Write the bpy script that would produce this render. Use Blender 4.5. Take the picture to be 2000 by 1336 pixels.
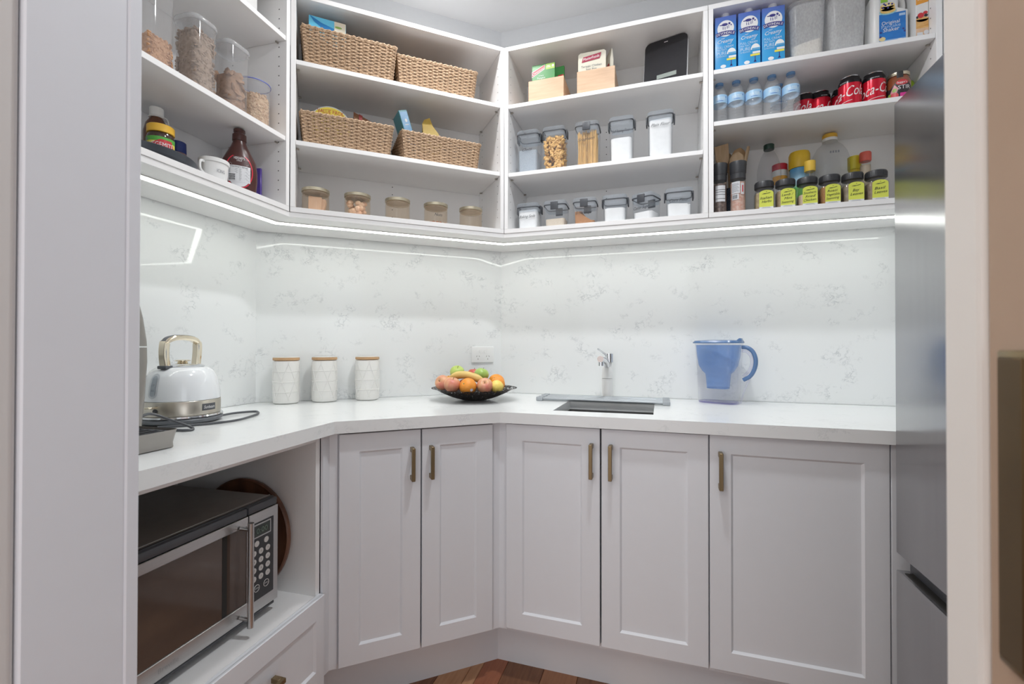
import bpy, bmesh, math, random
from mathutils import Vector, Matrix
from mathutils.geometry import tessellate_polygon
random.seed(7)
SC = bpy.context.scene
for o in list(bpy.data.objects): bpy.data.objects.remove(o, do_unlink=True)
COL = SC.collection
R = math.radians
pi = math.pi

# ------------------------------------------------------------------ camera
cam = bpy.data.cameras.new('camera'); cam_o = bpy.data.objects.new('camera', cam); COL.objects.link(cam_o)
cam.sensor_width = 36.0; cam.sensor_fit = 'HORIZONTAL'; cam.lens = 898.2262 / 2000 * 36
cam.clip_start = 0.02
yw, pt, rl = R(17.9943), R(0.4341), R(0.0759)
fw = Vector((-math.sin(yw) * math.cos(pt), math.cos(yw) * math.cos(pt), math.sin(pt)))
rt = Vector((math.cos(yw), math.sin(yw), 0)); up = rt.cross(fw)
rt2 = rt * math.cos(rl) + up * math.sin(rl); up2 = up * math.cos(rl) - rt * math.sin(rl)
m4 = Matrix((rt2, up2, -fw)).transposed().to_4x4(); m4.translation = (0.5065, -1.4297, 1.1193)
cam_o.matrix_world = m4
cam.dof.use_dof = True; cam.dof.focus_distance = 1.9; cam.dof.aperture_fstop = 8.0
SC.camera = cam_o
SC.view_settings.view_transform = 'Standard'; SC.view_settings.look = 'None'
SC.view_settings.gamma = 1.0; SC.view_settings.use_curve_mapping = False
SC.view_settings.exposure = 0.13
SC.cycles.max_bounces = 14; SC.cycles.diffuse_bounces = 6; SC.cycles.glossy_bounces = 6
SC.cycles.transparent_max_bounces = 32; SC.cycles.transmission_bounces = 8
SC.cycles.sample_clamp_indirect = 6.0; SC.cycles.caustics_reflective = False; SC.cycles.caustics_refractive = False

# ------------------------------------------------------------------ light
w = bpy.data.worlds.new('world'); SC.world = w; w.use_nodes = True
w.node_tree.nodes['Background'].inputs[0].default_value = (0.9, 0.95, 1.0, 1); w.node_tree.nodes['Background'].inputs[1].default_value = 0.3
def area(name, loc, size, power, col, spread=180, shape='DISK', size_y=None, rot=(0, 0, 0)):
    l = bpy.data.lights.new(name, 'AREA'); l.shape = shape; l.size = size
    if size_y: l.size_y = size_y
    l.energy = power; l.color = col; l.spread = R(spread)
    o = bpy.data.objects.new(name, l); COL.objects.link(o); o.location = loc; o.rotation_euler = rot
    return o
area('pantry_downlight', (0.42, -0.42, 2.585), 0.11, 10.5, (0.95, 0.975, 1.0), 170)
area('pantry_downlight', (-0.16, -0.04, 2.585), 0.11, 5.5, (0.98, 0.97, 0.97), 170)
area('hall_light', (-0.35, -2.4, 2.57), 1.3, 18.0, (1.0, 0.93, 0.86), 180, 'SQUARE')
area('hall_side_fill', (2.35, -2.6, 1.4), 1.4, 9.0, (0.80, 0.90, 1.0), 180, 'RECTANGLE', 1.8, (0, R(90), 0))  # cool fill lamp added at the hall's right side; no window there
area('hall_rear_fill', (0.1, -4.55, 1.25), 4.2, 46.0, (0.82, 0.91, 1.0), 180, 'RECTANGLE', 2.3, (R(90), 0, 0))  # broad fill lamp added behind the camera to lift doors and kickboards
LED_STRENGTH = 14.0

# ------------------------------------------------------------------ materials
MATS = {}
def nt_of(name):
    m = bpy.data.materials.new(name); m.use_nodes = True
    return m, m.node_tree.nodes, m.node_tree.links
def mat(name, col, rough=0.5, metal=0.0, var=0.04, scale=30.0, bump=0.0, spec=0.5, col2=None, stretch=None, emit=0.0, coat=0.0, trans=0.0, sss=0.0, lo=0.3, hi=0.7, detail=4.0):
    if name in MATS: return MATS[name]
    m, N, L = nt_of(name); b = N['Principled BSDF']
    tc = N.new('ShaderNodeTexCoord'); nz = N.new('ShaderNodeTexNoise'); nz.inputs['Scale'].default_value = scale; nz.inputs['Detail'].default_value = detail
    src = tc.outputs['Object']
    if stretch:
        mp = N.new('ShaderNodeMapping'); mp.inputs['Scale'].default_value = stretch; L.new(src, mp.inputs[0]); src = mp.outputs[0]
    L.new(src, nz.inputs['Vector'])
    rp = N.new('ShaderNodeValToRGB'); rp.color_ramp.elements[0].position = lo; rp.color_ramp.elements[1].position = hi
    c2 = col2 or tuple(max(0, c * (1 - var)) for c in col)
    rp.color_ramp.elements[0].color = (*c2, 1); rp.color_ramp.elements[1].color = (*col, 1)
    L.new(nz.outputs['Fac'], rp.inputs[0]); L.new(rp.outputs[0], b.inputs['Base Color'])
    b.inputs['Roughness'].default_value = rough; b.inputs['Metallic'].default_value = metal
    b.inputs['Specular IOR Level'].default_value = spec; b.inputs['Coat Weight'].default_value = coat
    b.inputs['Transmission Weight'].default_value = trans
    if sss: b.inputs['Subsurface Weight'].default_value = sss; b.inputs['Subsurface Radius'].default_value = (.01, .006, .004); b.inputs['Subsurface Scale'].default_value = 1.0
    if bump:
        bp = N.new('ShaderNodeBump'); bp.inputs['Strength'].default_value = bump; bp.inputs['Distance'].default_value = 0.002
        L.new(nz.outputs['Fac'], bp.inputs['Height']); L.new(bp.outputs[0], b.inputs['Normal'])
    if emit: b.inputs['Emission Color'].default_value = (*col, 1); b.inputs['Emission Strength'].default_value = emit
    MATS[name] = m; return m
def clear(name, tint, haze=0.05, hazecol=None, rough=0.06, ior=1.35, translucent=False):
    if name in MATS: return MATS[name]
    m, N, L = nt_of(name); N.remove(N['Principled BSDF']); out = N['Material Output']
    t = N.new('ShaderNodeBsdfTransparent'); t.inputs[0].default_value = (*tint, 1)
    d = N.new('ShaderNodeBsdfTranslucent' if translucent else 'ShaderNodeBsdfDiffuse'); d.inputs[0].default_value = (*(hazecol or tint), 1)
    g = N.new('ShaderNodeBsdfGlossy'); g.inputs['Roughness'].default_value = rough
    nz = N.new('ShaderNodeTexNoise'); nz.inputs['Scale'].default_value = 25
    mr = N.new('ShaderNodeMapRange'); mr.inputs[3].default_value = haze * 0.7; mr.inputs[4].default_value = haze * 1.3; L.new(nz.outputs['Fac'], mr.inputs[0])
    m1 = N.new('ShaderNodeMixShader'); L.new(mr.outputs[0], m1.inputs[0]); L.new(t.outputs[0], m1.inputs[1]); L.new(d.outputs[0], m1.inputs[2])
    fr = N.new('ShaderNodeFresnel'); fr.inputs[0].default_value = ior
    ge = N.new('ShaderNodeNewGeometry'); nb = N.new('ShaderNodeMath'); nb.operation = 'SUBTRACT'; nb.inputs[0].default_value = 1.0; L.new(ge.outputs['Backfacing'], nb.inputs[1])
    fk = N.new('ShaderNodeMath'); fk.operation = 'MULTIPLY'; L.new(fr.outputs[0], fk.inputs[0]); L.new(nb.outputs[0], fk.inputs[1])
    m2 = N.new('ShaderNodeMixShader'); L.new(fk.outputs[0], m2.inputs[0]); L.new(m1.outputs[0], m2.inputs[1]); L.new(g.outputs[0], m2.inputs[2])
    L.new(m2.outputs[0], out.inputs['Surface']); MATS[name] = m; return m
def gradz(name, c0, c1, z0, z1, rough=0.4, stops=None):
    """print whose colour changes with height on the pack"""
    if name in MATS: return MATS[name]
    m, N, L = nt_of(name); b = N['Principled BSDF']; tc = N.new('ShaderNodeTexCoord'); sx = N.new('ShaderNodeSeparateXYZ')
    L.new(tc.outputs['Object'], sx.inputs[0]); mr = N.new('ShaderNodeMapRange'); mr.inputs[1].default_value = z0; mr.inputs[2].default_value = z1
    L.new(sx.outputs[2], mr.inputs[0]); rp = N.new('ShaderNodeValToRGB'); L.new(mr.outputs[0], rp.inputs[0])
    rp.color_ramp.elements[0].color = (*c0, 1); rp.color_ramp.elements[1].color = (*c1, 1)
    for p, c in (stops or []):
        e = rp.color_ramp.elements.new(p); e.color = (*c, 1)
    L.new(rp.outputs[0], b.inputs['Base Color']); b.inputs['Roughness'].default_value = rough
    MATS[name] = m; return m
def quartz(name, rough, amount):
    m, N, L = nt_of(name); b = N['Principled BSDF']; tc = N.new('ShaderNodeTexCoord')
    mp = N.new('ShaderNodeMapping'); mp.inputs['Scale'].default_value = (1, 1, 1.2); mp.inputs['Rotation'].default_value = (0.3, 0.5, 0.2); L.new(tc.outputs['Object'], mp.inputs[0])
    n1 = N.new('ShaderNodeTexNoise'); n1.inputs['Scale'].default_value = 30; n1.inputs['Detail'].default_value = 9; n1.inputs['Roughness'].default_value = 0.68; n1.inputs['Distortion'].default_value = 0.3
    n2 = N.new('ShaderNodeTexNoise'); n2.inputs['Scale'].default_value = 12; n2.inputs['Detail'].default_value = 3
    n3 = N.new('ShaderNodeTexNoise'); n3.inputs['Scale'].default_value = 45; n3.inputs['Detail'].default_value = 5
    for n in (n1, n2, n3): L.new(mp.outputs[0], n.inputs['Vector'])
    def mth(op, a, bv=None, c=False):
        x = N.new('ShaderNodeMath'); x.operation = op; x.use_clamp = c; L.new(a, x.inputs[0])
        if bv is not None:
            if isinstance(bv, (int, float)): x.inputs[1].default_value = bv
            else: L.new(bv, x.inputs[1])
        return x.outputs[0]
    a = mth('SUBTRACT', n1.outputs['Fac'], 0.5); a = mth('ABSOLUTE', a); a = mth('MULTIPLY', a, 30.0)
    inv = N.new('ShaderNodeMath'); inv.operation = 'SUBTRACT'; inv.use_clamp = True; inv.inputs[0].default_value = 1.0; L.new(a, inv.inputs[1])
    k = mth('SUBTRACT', n2.outputs['Fac'], 0.54); k = mth('MULTIPLY', k, 8.0, True)
    v = mth('MULTIPLY', inv.outputs[0], k); s = mth('MULTIPLY', n3.outputs['Fac'], 1.5, True); v = mth('MULTIPLY', v, s); v = mth('MULTIPLY', v, amount, True)
    mx = N.new('ShaderNodeMixRGB'); L.new(v, mx.inputs[0]); mx.inputs[1].default_value = (0.825, 0.84, 0.84, 1); mx.inputs[2].default_value = (0.33, 0.36, 0.38, 1)
    L.new(mx.outputs[0], b.inputs['Base Color']); b.inputs['Roughness'].default_value = rough; b.inputs['Specular IOR Level'].default_value = 0.27
    return m
Q_SPLASH = quartz('quartz_polished', 0.035, 0.62)
Q_TOP = quartz('quartz_satin', 0.16, 0.30)
WHITE = mat('cabinet_white', (0.785, 0.805, 0.84), 0.38, var=0.01)
MELA = mat('shelf_white', (0.875, 0.87, 0.865), 0.42, var=0.01)
WALLP = mat('wall_paint', (0.83, 0.85, 0.87), 0.7, var=0.015, scale=80, bump=0.02)
CEIL = mat('ceiling_paint', (0.86, 0.865, 0.87), 0.8, var=0.01)
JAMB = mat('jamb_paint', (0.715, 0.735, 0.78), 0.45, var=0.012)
LEAF = mat('door_leaf_shaded', (0.41, 0.29, 0.205), 0.5, var=0.03)  # white leaf with its warm shade put into the colour
BRASS = mat('brushed_brass', (0.27, 0.205, 0.115), 0.38, 0.85, var=0.12, scale=60, stretch=(1, 1, .05))
BRASSD = mat('dark_brass', (0.11, 0.068, 0.025), 0.42, 0.6, var=0.15)
STEEL = mat('brushed_steel', (0.55, 0.545, 0.54), 0.3, 0.95, var=0.08, scale=90, stretch=(.05, 1, 6))
FRIDGE = mat('fridge_steel', (0.40, 0.40, 0.41), 0.2, 0.9, var=0.05, scale=60, stretch=(1, 1, .04))
CHROME = mat('chrome', (0.75, 0.76, 0.78), 0.08, 1.0, var=0.02)
GOLDC = mat('champagne_gold', (0.88, 0.79, 0.63), 0.1, 1.0, var=0.02)
GOLDL = mat('gold_lid', (0.62, 0.56, 0.42), 0.32, 0.85, var=0.06)
BLACK = mat('black_plastic', (0.035, 0.036, 0.04), 0.4, var=0.1)
DGREY = mat('dark_grey_plastic', (0.085, 0.09, 0.10), 0.4, var=0.1)
DARK = mat('dark_hole', (0.02, 0.018, 0.016), 0.8)
PINM = mat('pin_metal', (0.42, 0.39, 0.34), 0.4, 0.6)
WPLAS = mat('white_plastic', (0.83, 0.83, 0.82), 0.35, var=0.01)
CLEARP = clear('clear_plastic', (0.95, 0.96, 0.97), 0.05, (0.85, 0.9, 0.95), 0.04, 1.4)
CLEARB = clear('clear_blue_plastic', (0.72, 0.82, 0.93), 0.14, (0.55, 0.68, 0.85), 0.05, 1.45)
MILKY = clear('milky_plastic', (0.95, 0.955, 0.96), 0.36, (1.0, 1.0, 1.0), 0.2, 1.2)
PETC = clear('thin_bottle_plastic', (0.93, 0.935, 0.94), 0.05, (0.8, 0.82, 0.84), 0.05, 1.4)
AMBER = clear('amber_glass', (0.97, 0.91, 0.83), 0.05, (0.85, 0.70, 0.55), 0.03, 1.5)
GLASSC = clear('jar_glass', (0.90, 0.90, 0.88), 0.03, None, 0.03, 1.5)
INK = mat('black_ink', (0.03, 0.03, 0.035), 0.5)
INKG = mat('grey_ink', (0.25, 0.26, 0.28), 0.5)
PWHITE = mat('white_print', (0.85, 0.85, 0.85), 0.45)
PAPER = mat('white_paper', (0.72, 0.73, 0.75), 0.6)
BAMBOO = mat('bamboo', (0.68, 0.47, 0.31), 0.5, col2=(0.58, 0.385, 0.245), scale=9, stretch=(1, 1, 9), lo=.35, hi=.65)
WOODL = mat('pale_wood', (0.64, 0.46, 0.29), 0.55, col2=(0.52, 0.35, 0.20), scale=12, stretch=(6, 6, 1))
FLOUR = mat('flour', (0.86, 0.86, 0.85), 0.9, var=0.05, scale=60, bump=0.3)

# ------------------------------------------------------------------ frames: origin, angle (u right, v into the wall)
AB, AA, U = 40.7798, 93.001, 1.07
FR = {'W': ((0, 0), 0), 'CL': ((0, 0), 0), 'BL': ((-0.38459, -0.33174), AB), 'AL': ((-0.38459, -0.33174), AA),
      'CU': ((-0.09505, 0.31857), 0), 'BU': ((-0.68482, -0.19014), AB), 'AU': ((-0.68482, -0.19014), AA),
      'CS': ((-0.2042, 0.5934), 0), 'BS': ((-0.96506, -0.06289), AB), 'AS': ((-0.96506, -0.06289), AA)}
def P(fr, u, v):
    (ox, oy), a = FR[fr]; a = R(a)
    return (ox + u * math.cos(a) - v * math.sin(a), oy + u * math.sin(a) + v * math.cos(a))
def meet(f1, v1, f2, v2):
    p = Vector(P(f1, 0, v1)); d = Vector(P(f1, 1, v1)) - p; q = Vector(P(f2, 0, v2)); e = Vector(P(f2, 1, v2)) - q
    den = d.x * e.y - d.y * e.x; t = ((q.x - p.x) * e.y - (q.y - p.y) * e.x) / den
    return tuple(p + t * d)

# ------------------------------------------------------------------ object helpers
def tag(o, label, cat, group=None):
    o['label'] = label; o['category'] = cat
    if group: o['group'] = group
    return o
def thing(name, label, cat, fr, u, v, z, rot=0, group=None):
    o = bpy.data.objects.new(name, None); COL.objects.link(o); x, y = P(fr, u, v)
    o.location = (x, y, z); o.rotation_euler = (0, 0, R(FR[fr][1] + rot)); o.empty_display_size = 0.05
    return tag(o, label, cat, group)
def obj(name, bm, m, parent=None, smooth=38, stuff=False, loc=None, rot=None, label=None):
    me = bpy.data.meshes.new(name)
    if isinstance(bm, tuple): me.from_pydata(*bm)
    else:
        bmesh.ops.recalc_face_normals(bm, faces=bm.faces); bm.to_mesh(me); bm.free()
    if smooth is not None:
        me.polygons.foreach_set('use_smooth', [True] * len(me.polygons)); me.set_sharp_from_angle(angle=R(smooth))
    for mm in (m if isinstance(m, list) else [m]): me.materials.append(mm)
    o = bpy.data.objects.new(name, me); COL.objects.link(o)
    if parent is not None: o.parent = parent
    if loc: o.location = loc
    if rot: o.rotation_euler = rot
    if stuff: o['kind'] = 'stuff'
    if label: o['label'] = label
    return o
def struct(name, bm, m, parent=None, smooth=None):
    o = obj(name, bm, m, parent, smooth); o['kind'] = 'structure'; return o
def dup(root, fr, u, v, z, rot=0, label=None):
    r = root.copy(); COL.objects.link(r); x, y = P(fr, u, v); r.location = (x, y, z); r.rotation_euler = (0, 0, R(FR[fr][1] + rot))
    if label: r['label'] = label
    for ch in list(root.children):
        c = ch.copy(); COL.objects.link(c); c.parent = r
        for g in list(ch.children):
            d = g.copy(); COL.objects.link(d); d.parent = c
    return r
B = bmesh.new
def box(bm, x0, x1, y0, y1, z0, z1, bev=0.0, seg=2, mx=None):
    r = bmesh.ops.create_cube(bm, size=1.0)['verts']
    for v in r: v.co = Vector((x0 + (v.co.x + .5) * (x1 - x0), y0 + (v.co.y + .5) * (y1 - y0), z0 + (v.co.z + .5) * (z1 - z0)))
    if mx is not None:
        for v in r: v.co = mx @ v.co
    if bev:
        es = list({e for v in r for e in v.link_edges})
        bmesh.ops.bevel(bm, geom=es, offset=bev, segments=seg, affect='EDGES', profile=0.5)
    return bm
def ring(bm, pts): return [bm.verts.new(p) for p in pts]
def bridge(bm, a, b):
    n = len(a)
    for i in range(n): bm.faces.new((a[i], a[(i + 1) % n], b[(i + 1) % n], b[i]))
def loft(bm, secs, c0=True, c1=True):
    """secs: list of rings of 3D points"""
    rs = [ring(bm, s) for s in secs]
    for a, b in zip(rs, rs[1:]): bridge(bm, a, b)
    if c0: bm.faces.new(list(reversed(rs[0])))
    if c1: bm.faces.new(rs[-1])
    return bm
def circ(r, z, n=32, cx=0, cy=0, sx=1, sy=1): return [(cx + r * sx * math.cos(2 * pi * i / n), cy + r * sy * math.sin(2 * pi * i / n), z) for i in range(n)]
def rrect(wd, dp, r, z, n=4, cx=0, cy=0):
    r = min(r, wd / 2 - 1e-5, dp / 2 - 1e-5); out = []
    for (sx, sy, a0) in ((1, 1, 0), (-1, 1, 90), (-1, -1, 180), (1, -1, 270)):
        for i in range(n + 1):
            a = R(a0 + 90 * i / n); out.append((cx + sx * (wd / 2 - r) + r * math.cos(a), cy + sy * (dp / 2 - r) + r * math.sin(a), z))
    return out
def lathe(bm, prof, n=32, cx=0, cy=0, c0=True, c1=True, sx=1, sy=1): return loft(bm, [circ(max(r, 1e-4), z, n, cx, cy, sx, sy) for r, z in prof], c0, c1)
def cyl(bm, r, z0, z1, n=24, cx=0, cy=0, r2=None): return lathe(bm, [(r, z0), (r if r2 is None else r2, z1)], n, cx, cy)
def tube(bm, pts, r, n=8, rr=None, sx=1.0):
    P_ = [Vector(p) for p in pts]; rings = []; prev = None
    for i, p in enumerate(P_):
        t = (P_[min(i + 1, len(P_) - 1)] - P_[max(i - 1, 0)]).normalized()
        if prev is None: prev = t.orthogonal().normalized()
        nv = (prev - t * prev.dot(t)).normalized(); bv = t.cross(nv); prev = nv
        q = rr[i] if rr else r
        rings.append([p + nv * (q * math.cos(2 * pi * k / n)) * sx + bv * (q * math.sin(2 * pi * k / n)) for k in range(n)])
    return loft(bm, rings)
def spline(pts, k=8):
    P_ = [Vector(p) for p in pts]; out = []
    for i in range(len(P_) - 1):
        a, b, c, d = P_[max(i - 1, 0)], P_[i], P_[i + 1], P_[min(i + 2, len(P_) - 1)]
        for j in range(k):
            t = j / k; out.append(0.5 * ((2 * b) + (c - a) * t + (2 * a - 5 * b + 4 * c - d) * t * t + (3 * b - a - 3 * c + d) * t ** 3))
    return out + [P_[-1]]
def prism(bm, poly, z0, z1):
    a = ring(bm, [(x, y, z0) for x, y in poly]); b = ring(bm, [(x, y, z1) for x, y in poly]); bridge(bm, a, b)
    bm.faces.new(list(reversed(a))); bm.faces.new(b); return bm
def merge(bm, other): # copy another bmesh in
    me = bpy.data.meshes.new('t'); other.to_mesh(me); other.free(); bm.from_mesh(me); bpy.data.meshes.remove(me); return bm
# flat print: polygons in the x-z plane at depth y (or wrapped on a cylinder of radius bend about the local z axis)
def ell(cx, cz, rx, rz, n=20, a0=0, a1=360): return [(cx + rx * math.cos(R(a0 + (a1 - a0) * i / n)), cz + rz * math.sin(R(a0 + (a1 - a0) * i / n))) for i in range(n + (0 if a1 - a0 == 360 else 1))]
def rc(x0, x1, z0, z1): return [(x0, z0), (x1, z0), (x1, z1), (x0, z1)]
def arch(x0, x1, z0, z1, h, n=10):
    cx = (x0 + x1) / 2; w2 = (x1 - x0) / 2
    return [(x0, z0), (x1, z0)] + [(cx + w2 * math.cos(pi * i / n), z1 - h + h * math.sin(pi * i / n)) for i in range(n + 1)]
def wrap(x, z, y, bend, a_off=0, f=None):
    if f: return f(x, z, y)
    if bend:
        rr = bend - y; a = x / bend + a_off; return (rr * math.sin(a), -rr * math.cos(a), z)
    return (x, y, z)
def decal(parent, name, m, polys, y=0.0, bend=None, a_off=0, label=None, f=None):
    V, F = [], []
    for p in polys:
        if bend:   # slice into narrow columns so that it follows the curve
            xs = [q[0] for q in p]; lo, hi = min(xs), max(xs); n = max(1, int((hi - lo) / bend / 0.2) + 1)
            tris = tessellate_polygon([[Vector((a, b, 0)) for a, b in p]])
            bmt = B(); vs = [bmt.verts.new((a, b, 0)) for a, b in p]
            for t in tris:
                try: bmt.faces.new([vs[i] for i in t])
                except ValueError: pass
            for i in range(1, n):
                bmesh.ops.bisect_plane(bmt, geom=bmt.verts[:] + bmt.edges[:] + bmt.faces[:], plane_co=(lo + (hi - lo) * i / n, 0, 0), plane_no=(1, 0, 0))
            bmt.verts.index_update(); b0 = len(V)
            V += [wrap(q.co.x, q.co.y, y, bend, a_off) for q in bmt.verts]; F += [[b0 + q.index for q in fc.verts] for fc in bmt.faces]; bmt.free()
        else:
            b0 = len(V); V += [wrap(a, b, y, None, 0, f) for a, b in p]
            F += [[b0 + i for i in t] for t in tessellate_polygon([[Vector((a, b, 0)) for a, b in p]])]
    return obj(name, (V, [], F), m, parent, smooth=None, label=label)
def text_mesh(s, shear=0.0):
    c = bpy.data.curves.new('t', 'FONT'); c.body = s; c.size = 1.0; c.shear = shear; c.align_x = 'CENTER'; c.resolution_u = 2; c.fill_mode = 'FRONT'
    o = bpy.data.objects.new('t', c); COL.objects.link(o); me = bpy.data.meshes.new_from_object(o)
    bpy.data.objects.remove(o); bpy.data.curves.remove(c)
    V = [tuple(v.co) for v in me.vertices]; F = [tuple(p.vertices) for p in me.polygons]; bpy.data.meshes.remove(me); return V, F
def lettering(parent, lines, m, y=0.0, bend=None, a_off=0, name='lettering', shear=0.0, tilt=0.0, f=None):
    """lines: (text, x centre, z baseline, letter height, max width or None)"""
    V, F = [], []
    for ln in lines:
        s, x0, z0, h, wd = ln[:5]; rise = ln[5] if len(ln) > 5 else 0.0
        v, fc = text_mesh(s, shear)
        if not v: continue
        k = h / 0.7; xs = [a[0] for a in v]; wid = (max(xs) - min(xs)) * k; kx = k * (wd / wid if wd else 1.0); mid = (max(xs) + min(xs)) / 2
        b0 = len(V)
        for a in v:
            xx = (a[0] - mid) * kx; V.append(wrap(x0 + xx, z0 + a[1] * k + (tilt + rise) * xx, y, bend, a_off, f))
        F += [tuple(b0 + i for i in q) for q in fc]
    return obj(name, (V, [], F), m, parent, smooth=None)

# ================================================================== SETTING
prism_bm = lambda poly, z0, z1: prism(B(), poly, z0, z1)
WX = 1.335
floor_bm = prism_bm([(-3, -5), (3, -5), (3, 1.0), (-3, 1.0)], -0.12, -0.0125)
TIMBER = [mat('timber_%d' % i, c, 0.38, col2=c2, scale=14, stretch=(7, 0.7, 1), lo=.3, hi=.75, spec=.4) for i, (c, c2) in enumerate([
    ((0.55, 0.31, 0.17), (0.43, 0.22, 0.11)), ((0.40, 0.15, 0.075), (0.30, 0.105, 0.055)), ((0.27, 0.125, 0.06), (0.17, 0.07, 0.035)), ((0.42, 0.20, 0.10), (0.33, 0.145, 0.07))])]
floor = struct('floor', floor_bm, TIMBER[3])
xs = [-1.7, -1.57, -1.44, -1.31, -1.18, -1.05, -0.92, -0.79, -0.66, -0.53, -0.42, -0.31, -0.215, -0.125, -0.088, -0.01, 0.12, 0.237, 0.357, 0.487, 0.617, 0.747, 0.877, 1.0, 1.13, 1.26]
rnd = random.Random(3); order = {13: 0, 12: 0, 14: 1, 15: 2, 16: 3, 17: 2, 18: 0}
pk = 0
for i in range(len(xs) - 1):
    ys = [-3.2, -2.1 + rnd.uniform(-.4, .4), -0.95 + rnd.uniform(-.3, .3), 0.62]
    for j in range(3):
        bm = box(B(), xs[i] + .0006, xs[i + 1] - .0006, ys[j] + .0006, ys[j + 1] - .0006, -0.0125, 0, 0.0012, 1)
        obj('plank' if pk == 0 else 'plank.%03d' % pk, bm, TIMBER[order.get(i, rnd.randrange(4)) if j == 2 else rnd.randrange(4)], floor, None); pk += 1
struct('ceiling', prism_bm([(-3, -5), (3, -5), (3, 1.0), (-3, 1.0)], 2.6, 2.7), CEIL)
def wallseg(fr, pts, z0=0, z1=2.6): return prism_bm([P(fr, a, b) for a, b in pts], z0, z1)
kA = meet('AS', .02, 'BS', .02); kB = meet('BS', .02, 'CS', .02); kA2 = meet('AS', .1, 'BS', .1); kB2 = meet('BS', .1, 'CS', .1)
struct('wall_back', prism_bm([kB, (WX, 0.6134), (WX, 0.7), kB2], 0, 2.6), WALLP)
struct('wall_corner', prism_bm([kA, kB, kB2, kA2], 0, 2.6), WALLP)
aE = P('AS', -1.05, .02); aE2 = P('AS', -1.05, .1)
struct('wall_left', prism_bm([kA, kA2, aE2, aE], 0, 2.6), WALLP)
struct('wall_right', merge(prism_bm([(WX, 0.02), (1.78, 0.02), (1.78, 0.7), (WX, 0.7)], 0, 2.6), prism_bm([(1.78, -1.03), (1.88, -1.03), (1.88, 0.7), (1.78, 0.7)], 0, 2.6)), WALLP)
bm = box(B(), -1.2, -0.13, -1.14, -1.03, 0, 2.6); box(bm, 0.80, 1.88, -1.14, -1.03, 0, 2.6); box(bm, -0.13, 0.80, -1.14, -1.03, 2.14, 2.6)
struct('wall_front', bm, WALLP)
# hall behind the camera
bm = box(B(), -2.3, -2.2, -4.6, -1.14, 0, 2.6); struct('wall_hall_left', bm, mat('hall_paint', (0.78, 0.76, 0.73), 0.7))
bm = box(B(), 2.4, 2.5, -4.6, -1.14, 0, 2.6); struct('wall_hall_right', bm, MATS['hall_paint'])
bm = box(B(), -2.3, 2.5, -4.7, -4.6, 0, 2.6); struct('wall_hall_rear', bm, MATS['hall_paint'])
bm = box(B(), -2.2, -1.2, -1.2, -1.14, 0, 2.6); box(bm, 1.88, 2.4, -1.2, -1.14, 0, 2.6); struct('wall_hall_front', bm, MATS['hall_paint'])
# door lining
struct('trim_1', merge(box(B(), -0.13, -0.11, -1.14, -1.03, 0, 2.12, .0015, 1), box(B(), -0.128, -0.1075, -1.045, -1.030, 0, 2.12, .0015, 1)), JAMB)
struct('trim_2', box(B(), 0.694, 0.80, -1.070, -1.03, 0, 2.12, .004, 2), mat('jamb_warm_lit', (0.76, 0.74, 0.71), .45, var=.01))  # same jamb paint, with the hall light's warmth put into the colour
struct('trim_3', box(B(), 0.694, 0.80, -1.158, -1.121, 0, 2.12, .003, 2), MATS['jamb_warm_lit'])
struct('trim_4', box(B(), -0.13, 0.80, -1.14, -1.03, 2.12, 2.14), JAMB)
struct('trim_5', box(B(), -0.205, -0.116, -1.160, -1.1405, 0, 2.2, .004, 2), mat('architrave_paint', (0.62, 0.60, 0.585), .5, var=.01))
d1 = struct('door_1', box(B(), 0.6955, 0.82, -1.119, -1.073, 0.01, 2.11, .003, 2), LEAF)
fp = obj('flush_pull', box(B(), 0.6920, 0.6960, -1.112, -1.0875, 0.938, 1.117, .0015, 2), BRASS, d1, label='brass flush pull plate')
obj('pull_recess', box(B(), 0.6910, 0.6925, -1.1095, -1.0895, 0.942, 1.113, .001, 1), BRASSD, fp)

# ================================================================== LOWER CABINETS
SHK = WHITE
def shaker(bm, x0, x1, z0, z1, y, th=0.018, fr=0.056, bot=0.055, top=0.053, dep=0.006, ch=0.006):
    """door slab with a recessed, chamfered centre panel; front face at y, back at y+th"""
    box(bm, x0, x1, y + dep + .001, y + th, z0, z1)
    o = [(x0, z0), (x1, z0), (x1, z1), (x0, z1)]; i = [(x0 + fr, z0 + bot), (x1 - fr, z0 + bot), (x1 - fr, z1 - top), (x0 + fr, z1 - top)]
    k = [(a + (ch if a < (x0 + x1) / 2 else -ch), b + (ch if b < (z0 + z1) / 2 else -ch)) for a, b in i]
    e = .0015; oo = [(a + (e if a == x0 else -e), b + (e if b == z0 else -e)) for a, b in o]
    r0 = ring(bm, [(a, y + dep + .002, b) for a, b in o]); r1 = ring(bm, [(a, y + e, b) for a, b in o]); r2 = ring(bm, [(a, y, b) for a, b in oo])
    r3 = ring(bm, [(a, y, b) for a, b in i]); r4 = ring(bm, [(a, y + dep, b) for a, b in k])
    bridge(bm, r0, r1); bridge(bm, r1, r2); bridge(bm, r2, r3); bridge(bm, r3, r4); bm.faces.new(r4)
    return bm
def pull_v(parent, x, z0, z1, y):
    bm = box(B(), x - .0055, x + .0055, y - .032, y - .022, z0, z1, .0012, 1)
    box(bm, x - .0055, x + .0055, y - .0225, y, z1 - .014, z1, .0008, 1); box(bm, x - .0055, x + .0055, y - .0225, y, z0, z0 + .014, .0008, 1)
    return obj('handle', bm, BRASS, parent, label='brushed brass bar handle')
ZB, ZT = 0.180, 0.8585
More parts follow.
